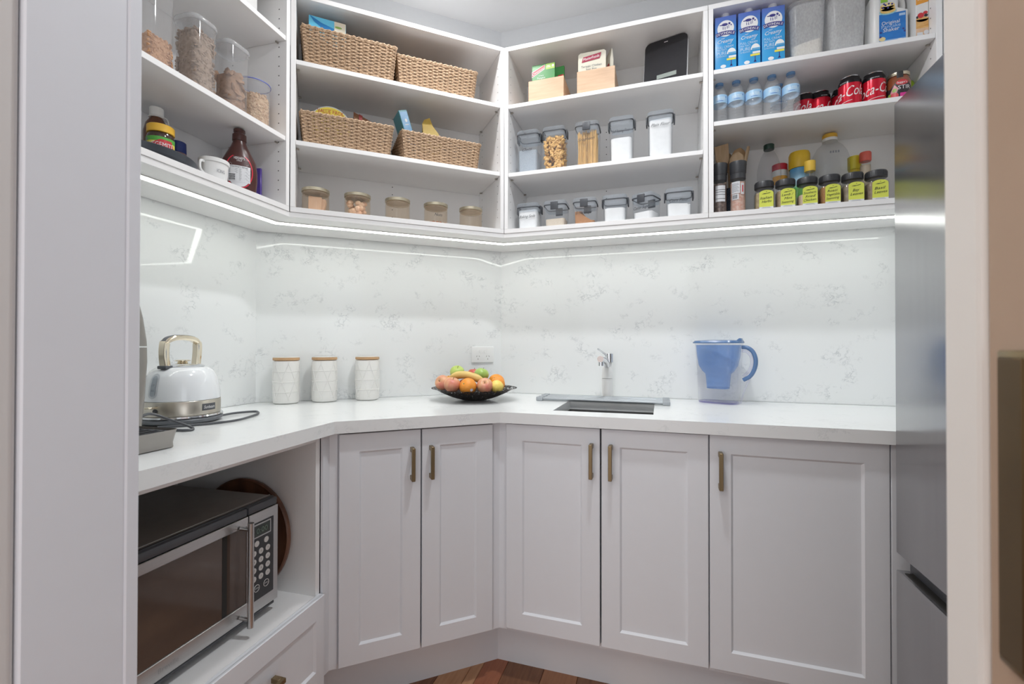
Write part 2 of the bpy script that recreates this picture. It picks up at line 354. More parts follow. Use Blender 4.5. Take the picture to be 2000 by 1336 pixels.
def carcass(parent, poly_l, poly_r, poly_b, poly_bt):
    obj('side_panel', prism_bm(poly_l, ZB - .012, .861), WHITE, parent, None); obj('side_panel', prism_bm(poly_r, ZB - .012, .861), WHITE, parent, None)
    obj('bottom_panel', prism_bm(poly_b, ZB - .012, ZB + .004), WHITE, parent, None); obj('back_panel', prism_bm(poly_bt, ZB + .004, .861), WHITE, parent, None)
# --- corner (diagonal) double door unit
tB = thing('base_cabinet', 'white two-door shaker base cabinet set diagonally across the corner under the fruit bowl', 'cabinet', 'BL', 0, 0, 0)
def loc_poly(fr, pts): # frame points already local
    return pts
y0 = .040
carcass(tB, [(0.006, y0), (0.022, y0), (-.17, .555), (-.186, .555)], [(.482, y0), (.498, y0), (.70, .555), (.684, .555)], [(0.023, y0), (.481, y0), (.68, .555), (-.168, .555)], [(-.15, .535), (.66, .535), (.66, .551), (-.15, .551)])
for x0, x1, hx in ((0.0138, 0.2522, 0.2245), (0.2566, 0.4913, 0.2835)):
    d = obj('door', shaker(B(), x0, x1, ZB - .002, ZT - .001, .020), SHK, tB, 20); pull_v(d, hx, .7055, .806, .020)
# --- two door unit under the sink
tC = thing('base_cabinet', 'white two-door shaker base cabinet below the sink', 'cabinet', 'CL', 0, 0, 0)
carcass(tC, [(.0155, y0), (.0315, y0), (.0315, .58), (.0155, .58)], [(.6205, y0), (.6365, y0), (.6365, .58), (.6205, .58)], [(.0325, y0), (.6195, y0), (.6195, .58), (.0325, .58)], [(.0325, .56), (.6195, .56), (.6195, .576), (.0325, .576)])
for x0, x1, hx in ((0.0153, 0.3236, 0.2985), (0.3284, 0.6362, 0.3575)):
    d = obj('door', shaker(B(), x0, x1, ZB + .004, ZT + .001, .020), SHK, tC, 20); pull_v(d, hx, .7075, .8135, .020)
tD = thing('base_cabinet', 'wide white single-door shaker base cabinet beside the fridge', 'cabinet', 'CL', 0, 0, 0)
carcass(tD, [(.6385, y0), (.6545, y0), (.6545, .58), (.6385, .58)], [(1.0595, y0), (1.0755, y0), (1.0755, .58), (1.0595, .58)], [(.6555, y0), (1.0585, y0), (1.0585, .58), (.6555, .58)], [(.6555, .56), (1.0585, .56), (1.0585, .576), (.6555, .576)])
d = obj('door', shaker(B(), .6397, 1.0742, ZB + .006, ZT + .003, .020), SHK, tD, 20); pull_v(d, .6672, .709, .8145, .020)
obj('filler_panel', box(B(), 1.0775, 1.325, .022, .040, .12, .861, .001, 1), WHITE, tD)
# --- corner posts
cp = [P('BL', .4935, .034), meet('BL', .034, 'CL', .034), P('CL', .0135, .034), P('CL', .0135, .0385), meet('BL', .0385, 'CL', .0385), P('BL', .4935, .0385)]
struct('trim_6', prism_bm(cp, .172, .861), WHITE)
cq = [P('AL', -.0095, .030), meet('AL', .030, 'BL', .033), P('BL', .0095, .033), P('BL', .0055, .038), meet('AL', .038, 'BL', .038), P('AL', -.0095, .038)]
struct('trim_7', prism_bm(cq, .172, .861), WHITE)
# --- kickboards
kk = meet('BL', .1285, 'CL', .1261); kk2 = meet('BL', .142, 'CL', .14); ka = meet('AL', .1285, 'BL', .1285); ka2 = meet('AL', .142, 'BL', .142)
struct('baseboard_back', prism_bm([kk, (1.33, .1261), (1.33, .14), kk2], 0, .1675), WHITE)
struct('baseboard_corner', prism_bm([ka, kk, kk2, ka2], 0, .1675), WHITE)
struct('baseboard_left', prism_bm([P('AL', -.74, .1285), ka, ka2, P('AL', -.74, .142)], 0, .1555), WHITE)
# --- microwave niche unit with drawer
tA = thing('base_cabinet', 'white base unit with an open microwave niche over a shaker drawer', 'cabinet', 'AL', 0, 0, 0)
obj('side_panel', box(B(), -.029, -.0125, .0385, .555, .157, .8625, .0006, 1), MELA, tA); obj('side_panel', box(B(), -.725, -.709, .0385, .555, .157, .8625, .0006, 1), MELA, tA)
obj('niche_shelf', box(B(), -.709, -.0285, .041, .555, .3945, .4105, .0006, 1), MELA, tA)
obj('top_rail', box(B(), -.709, -.0285, .0385, .115, .846, .8625, .0006, 1), MELA, tA)
obj('back_panel', box(B(), -.709, -.0285, .540, .553, .411, .8625), MELA, tA); obj('bottom_panel', box(B(), -.709, -.0285, .041, .555, .157, .173), MELA, tA)
dr = obj('drawer_front', shaker(B(), -.712, -.0135, .1595, .4120, .020, fr=.0345, bot=.054, top=.056), SHK, tA, 20)
bm = box(B(), -.330, -.199, -.013, -.003, .300, .312, .0012, 1); box(bm, -.213, -.199, -.0035, .020, .300, .312, .0008, 1); box(bm, -.330, -.316, -.0035, .020, .300, .312, .0008, 1)
obj('handle', bm, BRASS, dr, label='brushed brass bar handle')

# ================================================================== WORKTOP with sink cut-out
wt = bpy.data.objects
AE = P('AL', -.735, 0); AEb = P('AS', -1.0, -.001); s0 = FR['CS'][0]; s1 = FR['BS'][0]; s0 = (s0[0], s0[1] - .0012); s1 = (s1[0] + .001, s1[1])
yE = -1.0285
def onA(fr, v): # point of an A line at y = yE
    p = P(fr, 0, v); q = P(fr, -1, v); t = (yE - p[1]) / (q[1] - p[1]); return (p[0] + t * (q[0] - p[0]), yE)
outer = [(1.325, 0), (1.325, .5922), s0, s1, (onA('AS', 0)[0] + .001, yE), onA('AL', 0), FR['AL'][0], (0, 0)]
hole = [(.158, .092), (.158, .40), (.482, .40), (.482, .100)]
bm = B(); zt, zb = .9, .8646
allp = outer + hole
tri = tessellate_polygon([[Vector((x, y, 0)) for x, y in outer], [Vector((x, y, 0)) for x, y in hole]])
ta = ring(bm, [(x, y, zt) for x, y in allp]); tb = ring(bm, [(x, y, zb) for x, y in allp])
for t in tri: bm.faces.new([ta[i] for i in t]); bm.faces.new([tb[i] for i in reversed(t)])
no = len(outer)
bridge(bm, ta[:no], tb[:no]); bridge(bm, ta[no:], tb[no:])
o = obj('worktop', bm, Q_TOP, None, 30); tag(o, 'white veined stone worktop running along the three walls with a sink cut-out', 'worktop')
# sink bowl
ts = thing('sink', 'small rectangular steel undermount sink in the worktop under the drying rack', 'sink', 'CL', .32, .246, .72)
bm = B(); W2, D2 = .324, .308
secs = [rrect(W2 + .012, D2 + .010, .012, .1440), rrect(W2 - .002, D2 - .002, .010, .1440), rrect(W2 - .008, D2 - .008, .014, .02), rrect(W2 - .03, D2 - .03, .02, .004)]
loft(bm, secs, False, True); obj('bowl', bm, mat('sink_steel', (.11, .108, .105), .45, .5, var=.08, scale=80, stretch=(.05, 1, 1)), ts)
bm = lathe(B(), [(.032, .0045), (.034, .0065), (.022, .0060), (.02, .003)], 24); obj('drain', bm, CHROME, ts)

# splashbacks (stone panels on the three walls)
def panel(name, fr, u0, u1, lab, m0=0.0, m1=0.0):
    bm = prism_bm([P(fr, u0, 0), P(fr, u1, 0), P(fr, u1 + m1, .0195), P(fr, u0 + m0, .0195)], .9005, 1.5690)
    tag(obj(name, bm, Q_SPLASH, None, None), lab, 'splashback')
tn = math.tan(R(AB / 2)); tn2 = math.tan(R((AA - AB) / 2))
panel('splashback', 'CS', 0, 1.526, 'glossy white stone splashback behind the sink tap and the water jug', -.0195 * tn + .0004)
panel('splashback', 'BS', 0, 1.0048, 'glossy white stone splashback with the power outlet, behind the canisters', -.0195 * tn2 + .0006, .0195 * tn - .0004)
panel('splashback', 'AS', -.955, 0, 'glossy white stone splashback on the kettle wall', 0, .0195 * tn2 - .0006)

# ================================================================== UPPER SHELF UNITS
def pins(parent, w, zs, dep=.255):
    n = 0
    for z in zs:
        for x in (.0165, w - .0165):
            for y in (.035, .225):
                s = 1 if x < w / 2 else -1
                bm = B(); cyl(bm, .0028, 0, .010, 8)
                obj('shelf_pin', bm, PINM, parent, loc=(x, y, z - .0033), rot=(0, R(90 * s), 0))
def holes(parent, w, z0, z1, cx=None):
    V, F = [], []
    for x in (.0164, w - .0164):
        for y in (.030, .222):
            z = z0
            while z < z1:
                b0 = len(V); s = 1 if x < w / 2 else -1
                V += [(x + .0003 * s, y + .0022 * math.cos(k * pi / 3), z + .0022 * math.sin(k * pi / 3)) for k in range(6)]; F.append(tuple(range(b0, b0 + 6))); z += .032
    z = 1.66
    while cx and z < 2.27:
        b0 = len(V); V += [(cx + .0022 * math.cos(k * pi / 3), .2677, z + .0022 * math.sin(k * pi / 3)) for k in range(6)]; F.append(tuple(range(b0, b0 + 6))); z += .032
    o = obj('pin_holes', (V, [], F), DARK, parent, None, stuff=True)
def unit(label, fr, u0, w, shelves, x_under=(0, 0)):
    t = thing('shelf_unit', label, 'shelving', fr, u0, 0, 0); D = .268; z0, z1 = 1.570, 2.3215
    obj('side_panel', box(B(), .0003, .0160, 0, D, z0 + .0172, z1 - .0172, .0006, 1), MELA, t); obj('side_panel', box(B(), w - .0160, w - .0003, 0, D, z0 + .0172, z1 - .0172, .0006, 1), MELA, t)
    obj('bottom_panel', box(B(), .0003, w - .0003, 0, D, z0, z0 + .0170, .0006, 1), MELA, t); obj('top_panel', box(B(), .0003, w - .0003, 0, D, z1 - .0170, z1, .0006, 1), MELA, t)
    obj('back_panel', box(B(), .0003, w - .0003, D + .0003, D + .005, z0, z1), MELA, t)
    for a in shelves: obj('shelf', box(B(), .0168, w - .0168, .0025, D - .001, a - .0158, a, .0008, 1), MELA, t)
    pins(t, w, [a - .0158 for a in shelves]); holes(t, w, 1.64, 2.27, .376 if .7 < w < .8 else None); return t
ZL = 1.587
SC1, SC2 = 1.8128, 2.0885; SB1, SB2 = 1.8165, 2.0915; SA1, SA2 = 1.8175, 2.1535; SD1, SD2 = 1.9070, 2.0895
unit('white open shelf unit on the left wall with plastic cereal containers', 'AU', -.83, .8285, [SA1, SA2])
unit('white open shelf unit across the corner with four woven baskets', 'BU', 0.0006, .7777, [SB1, SB2])
unit('white open shelf unit above the sink with clear flour and pasta containers', 'CU', 0, .7595, [SC1, SC2])
unit('white open shelf unit at the right with milk cartons, cans and spice jars', 'CU', .7605, .6655, [SD1, SD2])
# under panel (light shield) and LED strips
def strip(fr0, a, b, v0, v1, z0, z1, left, right):
    pl0 = meet(fr0, v0, *left(v0)) if left else P(fr0, a, v0); pl1 = meet(fr0, v1, *left(v1)) if left else P(fr0, a, v1)
    pr0 = meet(fr0, v0, *right(v0)) if right else P(fr0, b, v0); pr1 = meet(fr0, v1, *right(v1)) if right else P(fr0, b, v1)
    return prism_bm([pl0, pr0, pr1, pl1], z0, z1)
LEDM, N_, L_ = nt_of('led_diffuser'); bs = N_['Principled BSDF']; bs.inputs['Base Color'].default_value = (.9, .9, .88, 1); bs.inputs['Emission Color'].default_value = (0.97, 1.0, 0.93, 1); bs.inputs['Emission Strength'].default_value = LED_STRENGTH
ALU = mat('aluminium', (.6, .6, .58), .35, .8)
fA, fB, fC = (lambda v: ('AU', v)), (lambda v: ('BU', v)), (lambda v: ('CU', v))
for fr, a, b, l, r, lab, plab in (('AU', -.83, 0, None, fB, 'bright LED strip light under the left wall shelves', 'white under-shelf panel below the left wall shelf unit'),
                            ('BU', 0, 0, fA, fC, 'bright LED strip light under the corner basket shelves', 'white under-shelf panel below the corner basket shelf unit'),
                            ('CU', 0, 1.424, fB, None, 'bright LED strip light under the shelves over the sink', 'long white under-shelf panel above the sink and jug')):
    tag(obj('under_shelf_panel', strip(fr, a, b, .003, .268, 1.5535, 1.5695, l, r), MELA, None, None), plab, 'panel')
    t = thing('led_strip', lab, 'light', 'W', 0, 0, 0)
    obj('channel', strip(fr, a, b, .086, .1185, 1.5510, 1.5533, l, r), ALU, t, None)
    obj('diffuser', strip(fr, a, b, .0940, .1130, 1.5495, 1.5508, l, r), LEDM, t, None)
# ================================================================== FRIDGE
FX, FY = 1.051, -.067
t = thing('fridge', 'tall dark stainless steel fridge freezer at the right, seen past the door jamb', 'fridge', 'W', FX, FY, 0)
obj('body', box(B(), .031, .70, -.66, -.002, .03, 1.708, .004, 2), mat('fridge_side', (.22, .22, .225), .45, .3), t)
obj('door', box(B(), 0, .030, -.662, 0, .6155, 1.714, .004, 3), FRIDGE, t)
dl = obj('freezer_door', box(B(), 0, .030, -.662, 0, .062, .5745, .003, 3), FRIDGE, t)
obj('grip_recess', box(B(), .0095, .0285, -.64, -.020, .5735, .5752), DARK, dl)
obj('grip_channel', box(B(), .027, .033, -.655, -.004, .5752, .6150), DGREY, t)
bm = B()
for yy in (-.62, -.04): cyl(bm, .02, 0, .03, 12, .10, yy); cyl(bm, .02, 0, .03, 12, .6, yy)
obj('feet', bm, BLACK, t)

# ================================================================== MICROWAVE (frame AL, x = u, y = v)
t = thing('microwave', 'stainless steel microwave oven in the open niche under the worktop', 'microwave', 'AL', -.105, .100, .4105)
x1, x0, xd = 0.0, -.505, -.097
obj('body', box(B(), x0, x1 - .001, .016, .40, .018, .3045, .004, 2), mat('microwave_case', (.30, .275, .25), .36, .6, var=.1), t)
obj('front_frame', box(B(), x0, x1, .010, .0185, .0245, .3045, .003, 2), BLACK, t)
obj('top_bezel', merge(box(B(), x0 + .001, xd - .002, .0005, .016, .2825, .3015, .003, 2), box(B(), xd + .002, x1 - .0005, .0005, .016, .2825, .3015, .003, 2)), DGREY, t)
obj('top_edge', box(B(), x0 + .002, x1 - .002, .0215, .0245, .3040, .3056, .0006, 1), STEEL, t)
# door: steel frame around a dark window
dr = bpy.data.objects
bm = B()
box(bm, x0, xd - .0015, -.002, .012, .2585, .2815, .0012, 1); box(bm, x0, xd - .0015, -.002, .012, .0305, .0685, .0012, 1)
box(bm, x0, x0 + .035, -.0018, .0118, .0690, .2580, .0008, 1); box(bm, xd - .0040, xd - .0017, -.0004, .0118, .0690, .2580)
door = obj('door', bm, STEEL, t, 30, label='brushed steel microwave door')
gl = mat('microwave_glass', (.095, .066, .052), .08, var=.15, spec=.6, scale=8)
obj('window', box(B(), x0 + .0352, xd - .0042, .0012, .010, .0687, .2583), gl, door, label='dark brown glass window')
obj('window_bar', box(B(), xd - .0735, xd - .0605, .0006, .0013, .0690, .2580), DARK, door)
hb = B(); cyl(hb, .0072, .0275, .2785, 20, xd - .027, -.035)
for z in (.045, .262):
    q = B(); cyl(q, .0048, 0, .030, 14); bmesh.ops.transform(q, matrix=Matrix.Translation((xd - .027, -.005, z)) @ Matrix.Rotation(R(90), 4, 'X'), verts=q.verts); merge(hb, q)
obj('handle', hb, STEEL, door, label='vertical steel bar handle')
lettering(door, [('Breville', -.30, .044, .0105, None)], mat('engraved', (.42, .415, .41), .5, .4), -.0024)
bm = box(B(), xd + .0015, x1, -.002, .012, .0305, .2815, .0012, 1)
pn = obj('control_panel', bm, STEEL, t, 30)
obj('keypad', box(B(), xd + .007, x1 - .0165, -.0032, -.0018, .0600, .2565, .0008, 1), BLACK, pn)
obj('display_frame', box(B(), xd + .0090, x1 - .0265, -.0040, -.0030, .2180, .2530, .0006, 1), STEEL, pn)
obj('display', box(B(), xd + .0125, x1 - .0300, -.0044, -.0038, .2215, .2495), mat('display_dark', (.03, .04, .035), .15), pn)
lettering(pn, [('0:00', xd + .040, .2285, .0135, .036)], mat('display_digits', (.14, .20, .15), .5), -.0048, name='display_digits')
bx = xd + .018; bdx = .0225; key = None; kk_ = 0
for (cx, cz) in [(bx + .006, .2035), (bx + .037, .2035)] + [(bx + c * bdx - .003, .181 - r_ * .0215) for r_ in range(4) for c in range(3)]:
    bm = B(); cyl(bm, .0074, 0, .0010, 20); bmesh.ops.transform(bm, matrix=Matrix.Translation((cx, -.0031, cz)) @ Matrix.Rotation(R(90), 4, 'X'), verts=bm.verts)
    if key is None: key = obj('button', bm, mat('button_grey', (.60, .58, .56), .4), pn)
    else:
        bm.free(); c = key.copy(); COL.objects.link(c); c.parent = pn; c.location = (cx - (bx + .006), 0, cz - .2035)
for cx, lab in ((bx + .006, 'STOP'), (bx + .037, 'START')):
    bm = B(); tube(bm, [(cx + .0085 * math.cos(a * pi / 12), -.0038, .091 + .0085 * math.sin(a * pi / 12)) for a in range(25)], .0008, 6)
    obj('button_ring', bm, MATS['button_grey'], pn); lettering(pn, [(lab, cx, .0895, .0036, .012)], PWHITE, -.0042, name='button_lettering')
lettering(pn, [(s_, bx + c * bdx - .003, .1795 - r_ * .0215, .0042, None) for r_, row in enumerate((('1', '2', '3'), ('4', '5', '6'), ('7', '8', '9'), ('-', '0', '+'))) for c, s_ in enumerate(row)], INK, -.0046, name='button_lettering')
bm = B()
for q in (x0 + .04, -.04):
    for y in (.05, .36): cyl(bm, .012, .0002, .019, 12, q, y)
obj('feet', bm, BLACK, t); obj('base_plate', box(B(), x0 + .003, x1 - .003, .006, .39, .0165, .0245, .002, 1), DGREY, t)
# round board leaning on the niche side panel
bm = B(); bd = lathe(bm, [(.150, 0), (.158, .002), (.160, .008), (.160, .013), (.156, .016), (.150, .013), (.14, .0125)], 56)
o = obj('round_board', bm, mat('walnut_board', (.20, .085, .045), .45, col2=(.075, .035, .022), scale=5, stretch=(1, 4, 1)))
tag(o, 'dark brown round wooden board standing on edge behind the microwave', 'board')
xx, yy = P('AL', -.0475, .262); o.location = (xx, yy, .4115 + .1605); o.rotation_euler = (R(90), 0, R(AA - 90)); o.rotation_mode = 'XYZ'
o.matrix_world = Matrix.Translation((xx, yy, .4106 + .1605)) @ Matrix.Rotation(R(AA), 4, 'Z') @ Matrix.Rotation(R(-86), 4, 'Y')

# ================================================================== COUNTER THINGS
ZC = .9
# coffee machine (mostly hidden behind the jamb)
t = thing('coffee_machine', 'stainless steel coffee machine with a drip tray, at the left edge of the worktop', 'coffee machine', 'AL', -.365, .112, ZC)
bm = B(); loft(bm, [rrect(.245, .150, .012, z, 3, -.1295 + a, .085) for z, a in ((.002, 0), (.012, -.001))] + [rrect(.262, .165, .010, .040, 3, -.1375, .085)], True, False)
obj('drip_tray', bm, mat('warm_steel', (.34, .32, .30), .34, .9, var=.06), t)
bm = B()
for k in range(7): box(bm, -.262, -.012, .012 + k * .022, .0145 + k * .022, .034, .036)
box(bm, -.262, -.262 + .006, .008, .16, .0335, .0355); box(bm, -.018, -.012, .008, .16, .0335, .0355); obj('drip_grate', bm, DGREY, t)
obj('tray_well', box(B(), -.235, -.030, .030, .140, .0085, .012), DGREY, t)
prof = [(.0, .006), (.05, .010), (.10, .015), (.18, .020), (.23, .018), (.28, .010), (.31, .002), (.325, -.008)]
bm = B(); loft(bm, [rrect(.30 + 2 * a, .19, .02, z + .001, 4, -.145, .218) for z, a in [p for p in prof if p[0] < .2] + [(.2125, .019)]])
obj('lower_body', bm, MATS['warm_steel'], t)
bm = B(); loft(bm, [rrect(.30 + 2 * a, .19, .02, z, 4, -.145, .218) for z, a in [(.2165, .019)] + [p for p in prof if p[0] > .2161]])
obj('upper_body', bm, MATS['warm_steel'], t)
obj('seam', box(B(), -.29, -.0, .14, .30, .2145, .2170), DGREY, t)
# kettle
coffee = t
def keep(o, p): # parent without moving
    bpy.context.view_layer.update(); o.parent = p; o.matrix_parent_inverse = p.matrix_world.inverted(); return o
KX, KY = -.806, -.462
t = thing('kettle', 'white electric kettle with champagne gold handle and steel band on the worktop', 'kettle', 'W', KX, KY, ZC, 15)
obj('power_base', lathe(B(), [(.088, .001), (.098, .006), (.101, .013), (.098, .017)], 48), mat('base_grey', (.13, .14, .155), .4), t)
obj('base_ring', lathe(B(), [(.0975, .0172), (.1005, .0195), (.099, .0235), (.095, .0245)], 48), CHROME, t)
obj('band', lathe(B(), [(.0925, .0247), (.094, .026), (.0945, .063), (.0935, .0645)], 56), mat('champagne_steel', (.60, .56, .49), .28, .95, var=.08, scale=60, stretch=(1, 1, .05)), t)
obj('body', lathe(B(), [(.0925, .0648), (.0938, .066), (.0928, .085), (.0895, .108), (.0835, .130), (.0745, .147), (.062, .1555), (.050, .158), (.046, .1585)], 56), mat('kettle_white', (.78, .80, .82), .12, var=.01, coat=.5), t)
ld = obj('lid', lathe(B(), [(.0535, .1578), (.0545, .160), (.050, .1635), (.03, .1665), (.012, .1675)], 40), CHROME, t)
obj('lid_knob', lathe(B(), [(.014, .1676), (.011, .1715), (.019, .1735), (.0195, .1755), (.014, .1775)], 28), GOLDC, ld)
# arched handle in the local y-z plane: front leg at -y
hp = spline([(0, -.062, .160), (0, -.066, .185), (0, -.066, .212), (0, -.060, .230), (0, -.036, .2385), (0, .0, .2405), (0, .035, .2370), (0, .054, .2285), (0, .058, .212), (0, .056, .185), (0, .052, .159)], 6)
secs = []
for i, p in enumerate(hp):
    a = hp[max(i - 1, 0)]; b = hp[min(i + 1, len(hp) - 1)]; d = (b - a).normalized(); nrm = Vector((0, -d.z, d.y)); f = i / (len(hp) - 1); w2 = .0105; th = .0068 if .28 < f < .72 else .0100
    secs.append([tuple(p + Vector((sx * w2 * q, 0, 0)) + nrm * (sn * th * q2)) for sx, sn, q, q2 in ((1, .4, 1, 1), (1, -.4, 1, 1), (.7, -1, 1, 1), (-.7, -1, 1, 1), (-1, -.4, 1, 1), (-1, .4, 1, 1), (-.7, 1, 1, 1), (.7, 1, 1, 1))])
h = obj('handle', loft(B(), secs), GOLDC, t, 50, label='champagne gold arched handle')
hs = [s for i, s in enumerate(secs) if .22 < i / (len(secs) - 1) < .62]; bm = B()
loft(bm, [[tuple(hp_ + (Vector(q) - hp_) * .80 + Vector((0, 0, .0024))) for q in s] for s, hp_ in [(s, sum((Vector(q) for q in s), Vector()) / 8) for s in hs]])
obj('grip_inlay', bm, DGREY, h)
obj('leg_collar', box(B(), -.0125, .0125, -.0755, -.0485, .1535, .1625, .002, 2), DGREY, h)
# water window
def surf(x, z, y): # wrap on the kettle body, x = angle offset * radius
    pr_ = [(.0928, .085), (.0895, .108), (.0835, .130), (.0745, .147)]
    rr = .0938 if z < .066 else None
    pts_ = [(.0938, .066)] + pr_
    for (r0, z0_), (r1, z1_) in zip(pts_, pts_[1:]):
        if z0_ <= z <= z1_: rr = r0 + (r1 - r0) * (z - z0_) / (z1_ - z0_)
    rr = rr or .0745
    a = x / .09; q = rr - y; return (q * math.sin(a), -q * math.cos(a), z)
def pill(cx, z0, z1, r, n=8): return [(cx + r * math.cos(pi + pi * i / n), z0 + r + r * math.sin(pi + pi * i / n)) for i in range(n + 1)] + [(cx + r * math.cos(pi * i / n), z1 - r + r * math.sin(pi * i / n)) for i in range(n + 1)]
def rungs(cx, z0, z1, r, k=26): # sliced pill so that it follows the curved body
    out = []
    for i in range(k):
        a, b = z0 + (z1 - z0) * i / k, z0 + (z1 - z0) * (i + 1) / k
        hw = lambda z: r if z0 + r < z < z1 - r else math.sqrt(max(r * r - (max(z0 + r - z, z - z1 + r)) ** 2, 1e-9))
        out.append([(cx - hw(a), a), (cx + hw(a), a), (cx + hw(b), b), (cx - hw(b), b)])
    return out
decal(t, 'window_frame', mat('window_grey', (.60, .63, .66), .25), rungs(-.010, .074, .142, .0135), -.0008, f=surf)
decal(t, 'water_window', mat('window_dark', (.34, .38, .42), .15), rungs(-.010, .080, .136, .0075), -.0014, f=surf)
lettering(t, [('1.7', -.010, .108, .005, None), ('0.5', -.010, .094, .005, None)], INK, -.0019, f=surf)
bm = box(B(), -.008, .008, -.1215, -.094, .0495, .0545, .0012, 1); obj('switch', bm, GOLDC, t)
bm = B(); cyl(bm, .006, 0, .002, 16); bmesh.ops.transform(bm, matrix=Matrix.Translation((0, -.0945, .041)) @ Matrix.Rotation(R(90), 4, 'X'), verts=bm.verts); obj('switch_light', bm, BLACK, t)
decal(t, 'badge', DGREY, [rc(-.021, .021, .036, .055)], -.0006, bend=.0945, a_off=R(80)); lettering(t, [('Sunbeam', 0, .0415, .0085, .034)], PWHITE, -.0012, bend=.0945, a_off=R(80), shear=.3)
bm = tube(B(), spline([(-.755, -.40, .906), (-.775, -.325, .905), (-.750, -.265, .904), (-.700, -.300, .904), (-.669, -.363, .904), (-.655, -.41, .904), (-.660, -.455, .904), (-.700, -.522, .904), (-.745, -.572, .904)], 8), .0034, 8)
keep(obj('power_cord', bm, DGREY), t)
bm = tube(B(), spline([(-.690, -.690, .930), (-.702, -.640, .945), (-.715, -.605, .945), (-.690, -.583, .930), (-.650, -.562, .912), (-.632, -.562, .904), (-.640, -.578, .904), (-.670, -.590, .904), (-.70, -.640, .904)], 8), .0034, 8)
keep(obj('power_cord', bm, DGREY), coffee)
# canisters
def ribbed():
    bm = lathe(B(), [(.040, .0008), (.0445, .004), (.046, .012), (.046, .156), (.044, .160), (.040, .161)], 48)
    rad = .0463
    def rod(a0, z0, a1, z1):
        n = max(6, int(abs(a1 - a0) / .15)); tube(bm, [(rad * math.sin(a0 + (a1 - a0) * i / n), -rad * math.cos(a0 + (a1 - a0) * i / n), z0 + (z1 - z0) * i / n) for i in range(n + 1)], .0015, 6)
    for z in (.044, .082, .121):
        q = B(); tube(q, [(rad * math.cos(2 * pi * i / 48), rad * math.sin(2 * pi * i / 48), z) for i in range(49)], .0017, 6); merge(bm, q)
    for k in range(6):
        a = k * pi / 3; rod(a, .014, a + 1.15, .157); rod(a + 1.15, .014, a, .157)
    return bm
can0 = None
CW = mat('ceramic_white', (.80, .79, .765), .3, var=.015)
for (u, v, rz, lab) in ((-.1555, .524, 10, 'leftmost of three white ribbed ceramic canisters with wooden lids'), (-.021, .531, 40, 'middle of three white ribbed ceramic canisters with wooden lids'), (.1395, .531, 0, 'rightmost of three white ribbed ceramic canisters with wooden lids')):
    if can0 is None:
        can0 = thing('canister', lab, 'canister', 'BL', u, v, ZC, rz, 'ribbed canisters on the worktop'); obj('body', ribbed(), CW, can0)
        l = obj('lid', lathe(B(), [(.042, .1620), (.0465, .1630), (.0465, .1715), (.045, .1725)], 48), mat('lid_wood', (.60, .38, .20), .5, col2=(.47, .28, .14), scale=10, stretch=(1, 6, 1)), can0); obj('lid_rim', lathe(B(), [(.0445, .1726), (.0450, .1740), (.0440, .1750)], 48), CW, l)
    else: dup(can0, 'BL', u, v, ZC, rz, lab)
# fruit bowl: pierced dark metal
BX, BY = -.212, .292
prof = [(.040, .001), (.055, .0035), (.075, .0085), (.095, .0155), (.112, .0225), (.128, .030), (.142, .0375), (.153, .0435), (.163, .0475), (.172, .0490)]
pp = prof; prof = [tuple(a + (b - a) * k / 3 for a, b in zip(p, q)) for p, q in zip(pp, pp[1:]) for k in range(3)] + [pp[-1]]
NB = 240; bm = B(); rings_ = [[bm.verts.new((r * math.cos(2 * pi * (i + .5 * (j % 2)) / NB), r * math.sin(2 * pi * (i + .5 * (j % 2)) / NB), z)) for i in range(NB)] for j, (r, z) in enumerate(prof)]
rb = random.Random(11)
bm.faces.new(list(reversed(rings_[0])))
pr2 = []
for j in range(len(prof) - 1):
    for i in range(NB):
        if (18 <= j <= 24 and rb.random() < .24) or (5 <= j < 18 and rb.random() < .045): continue
        bm.faces.new((rings_[j][i], rings_[j][(i + 1) % NB], rings_[j + 1][(i + 1) % NB], rings_[j + 1][i]))
bmesh.ops.solidify(bm, geom=bm.faces[:], thickness=.0016)
bowl = thing('fruit_bowl', 'wide dark pierced metal fruit bowl on the worktop in the corner', 'bowl', 'W', BX, BY, ZC)
obj('dish', bm, mat('bowl_metal', (.075, .065, .062), .4, .7, var=.2), bowl)
# fruit
def apple(r):
    pr_ = [];
    for i in range(17):
        a = -pi / 2 + pi * i / 16; rr = r * math.cos(a) * (1 + .06 * math.sin(a)); z = r * .92 * math.sin(a)
        d = math.exp(-(rr / (r * .28)) ** 2) * r * .26; pr_.append((max(rr, .0003), z - d if a > 0 else z + d * .7))
    return lathe(B(), pr_, 28)
def apple_thing(lab, x, y, z, r, m, tilt, grp):
    o = obj('apple', apple(r), m, None, 60); tag(o, lab, 'apple', grp); o.location = (x, y, z); o.rotation_euler = tilt
    st = B(); tube(st, spline([(0, 0, r * .55), (.0004, 0, r * .8), (.002, .001, r * 1.0)], 4), .0011, 6); obj('stem', st, mat('stem_brown', (.16, .10, .05), .7), o, label='short brown stem')
    return o
RED = mat('apple_blush', (.62, .17, .13), .32, col2=(.72, .42, .22), scale=9, stretch=(3, 3, .6), lo=.35, hi=.7); RED2 = mat('apple_red', (.55, .06, .06), .3, col2=(.62, .18, .10), scale=12)
GRN = mat('apple_green', (.50, .62, .16), .3, col2=(.42, .55, .12), scale=14); GRN2 = mat('apple_green_deep', (.33, .50, .11), .28, col2=(.40, .56, .16), scale=12)
ORA = mat('orange_peel', (.86, .33, .045), .42, col2=(.80, .28, .03), scale=420, bump=.25, detail=1)
BAN = mat('banana_peel', (.82, .63, .22), .45, col2=(.70, .50, .16), scale=7, stretch=(1, 1, 1)); LEM = mat('lemon_peel', (.88, .68, .17), .4, col2=(.82, .60, .12), scale=300, bump=.2)
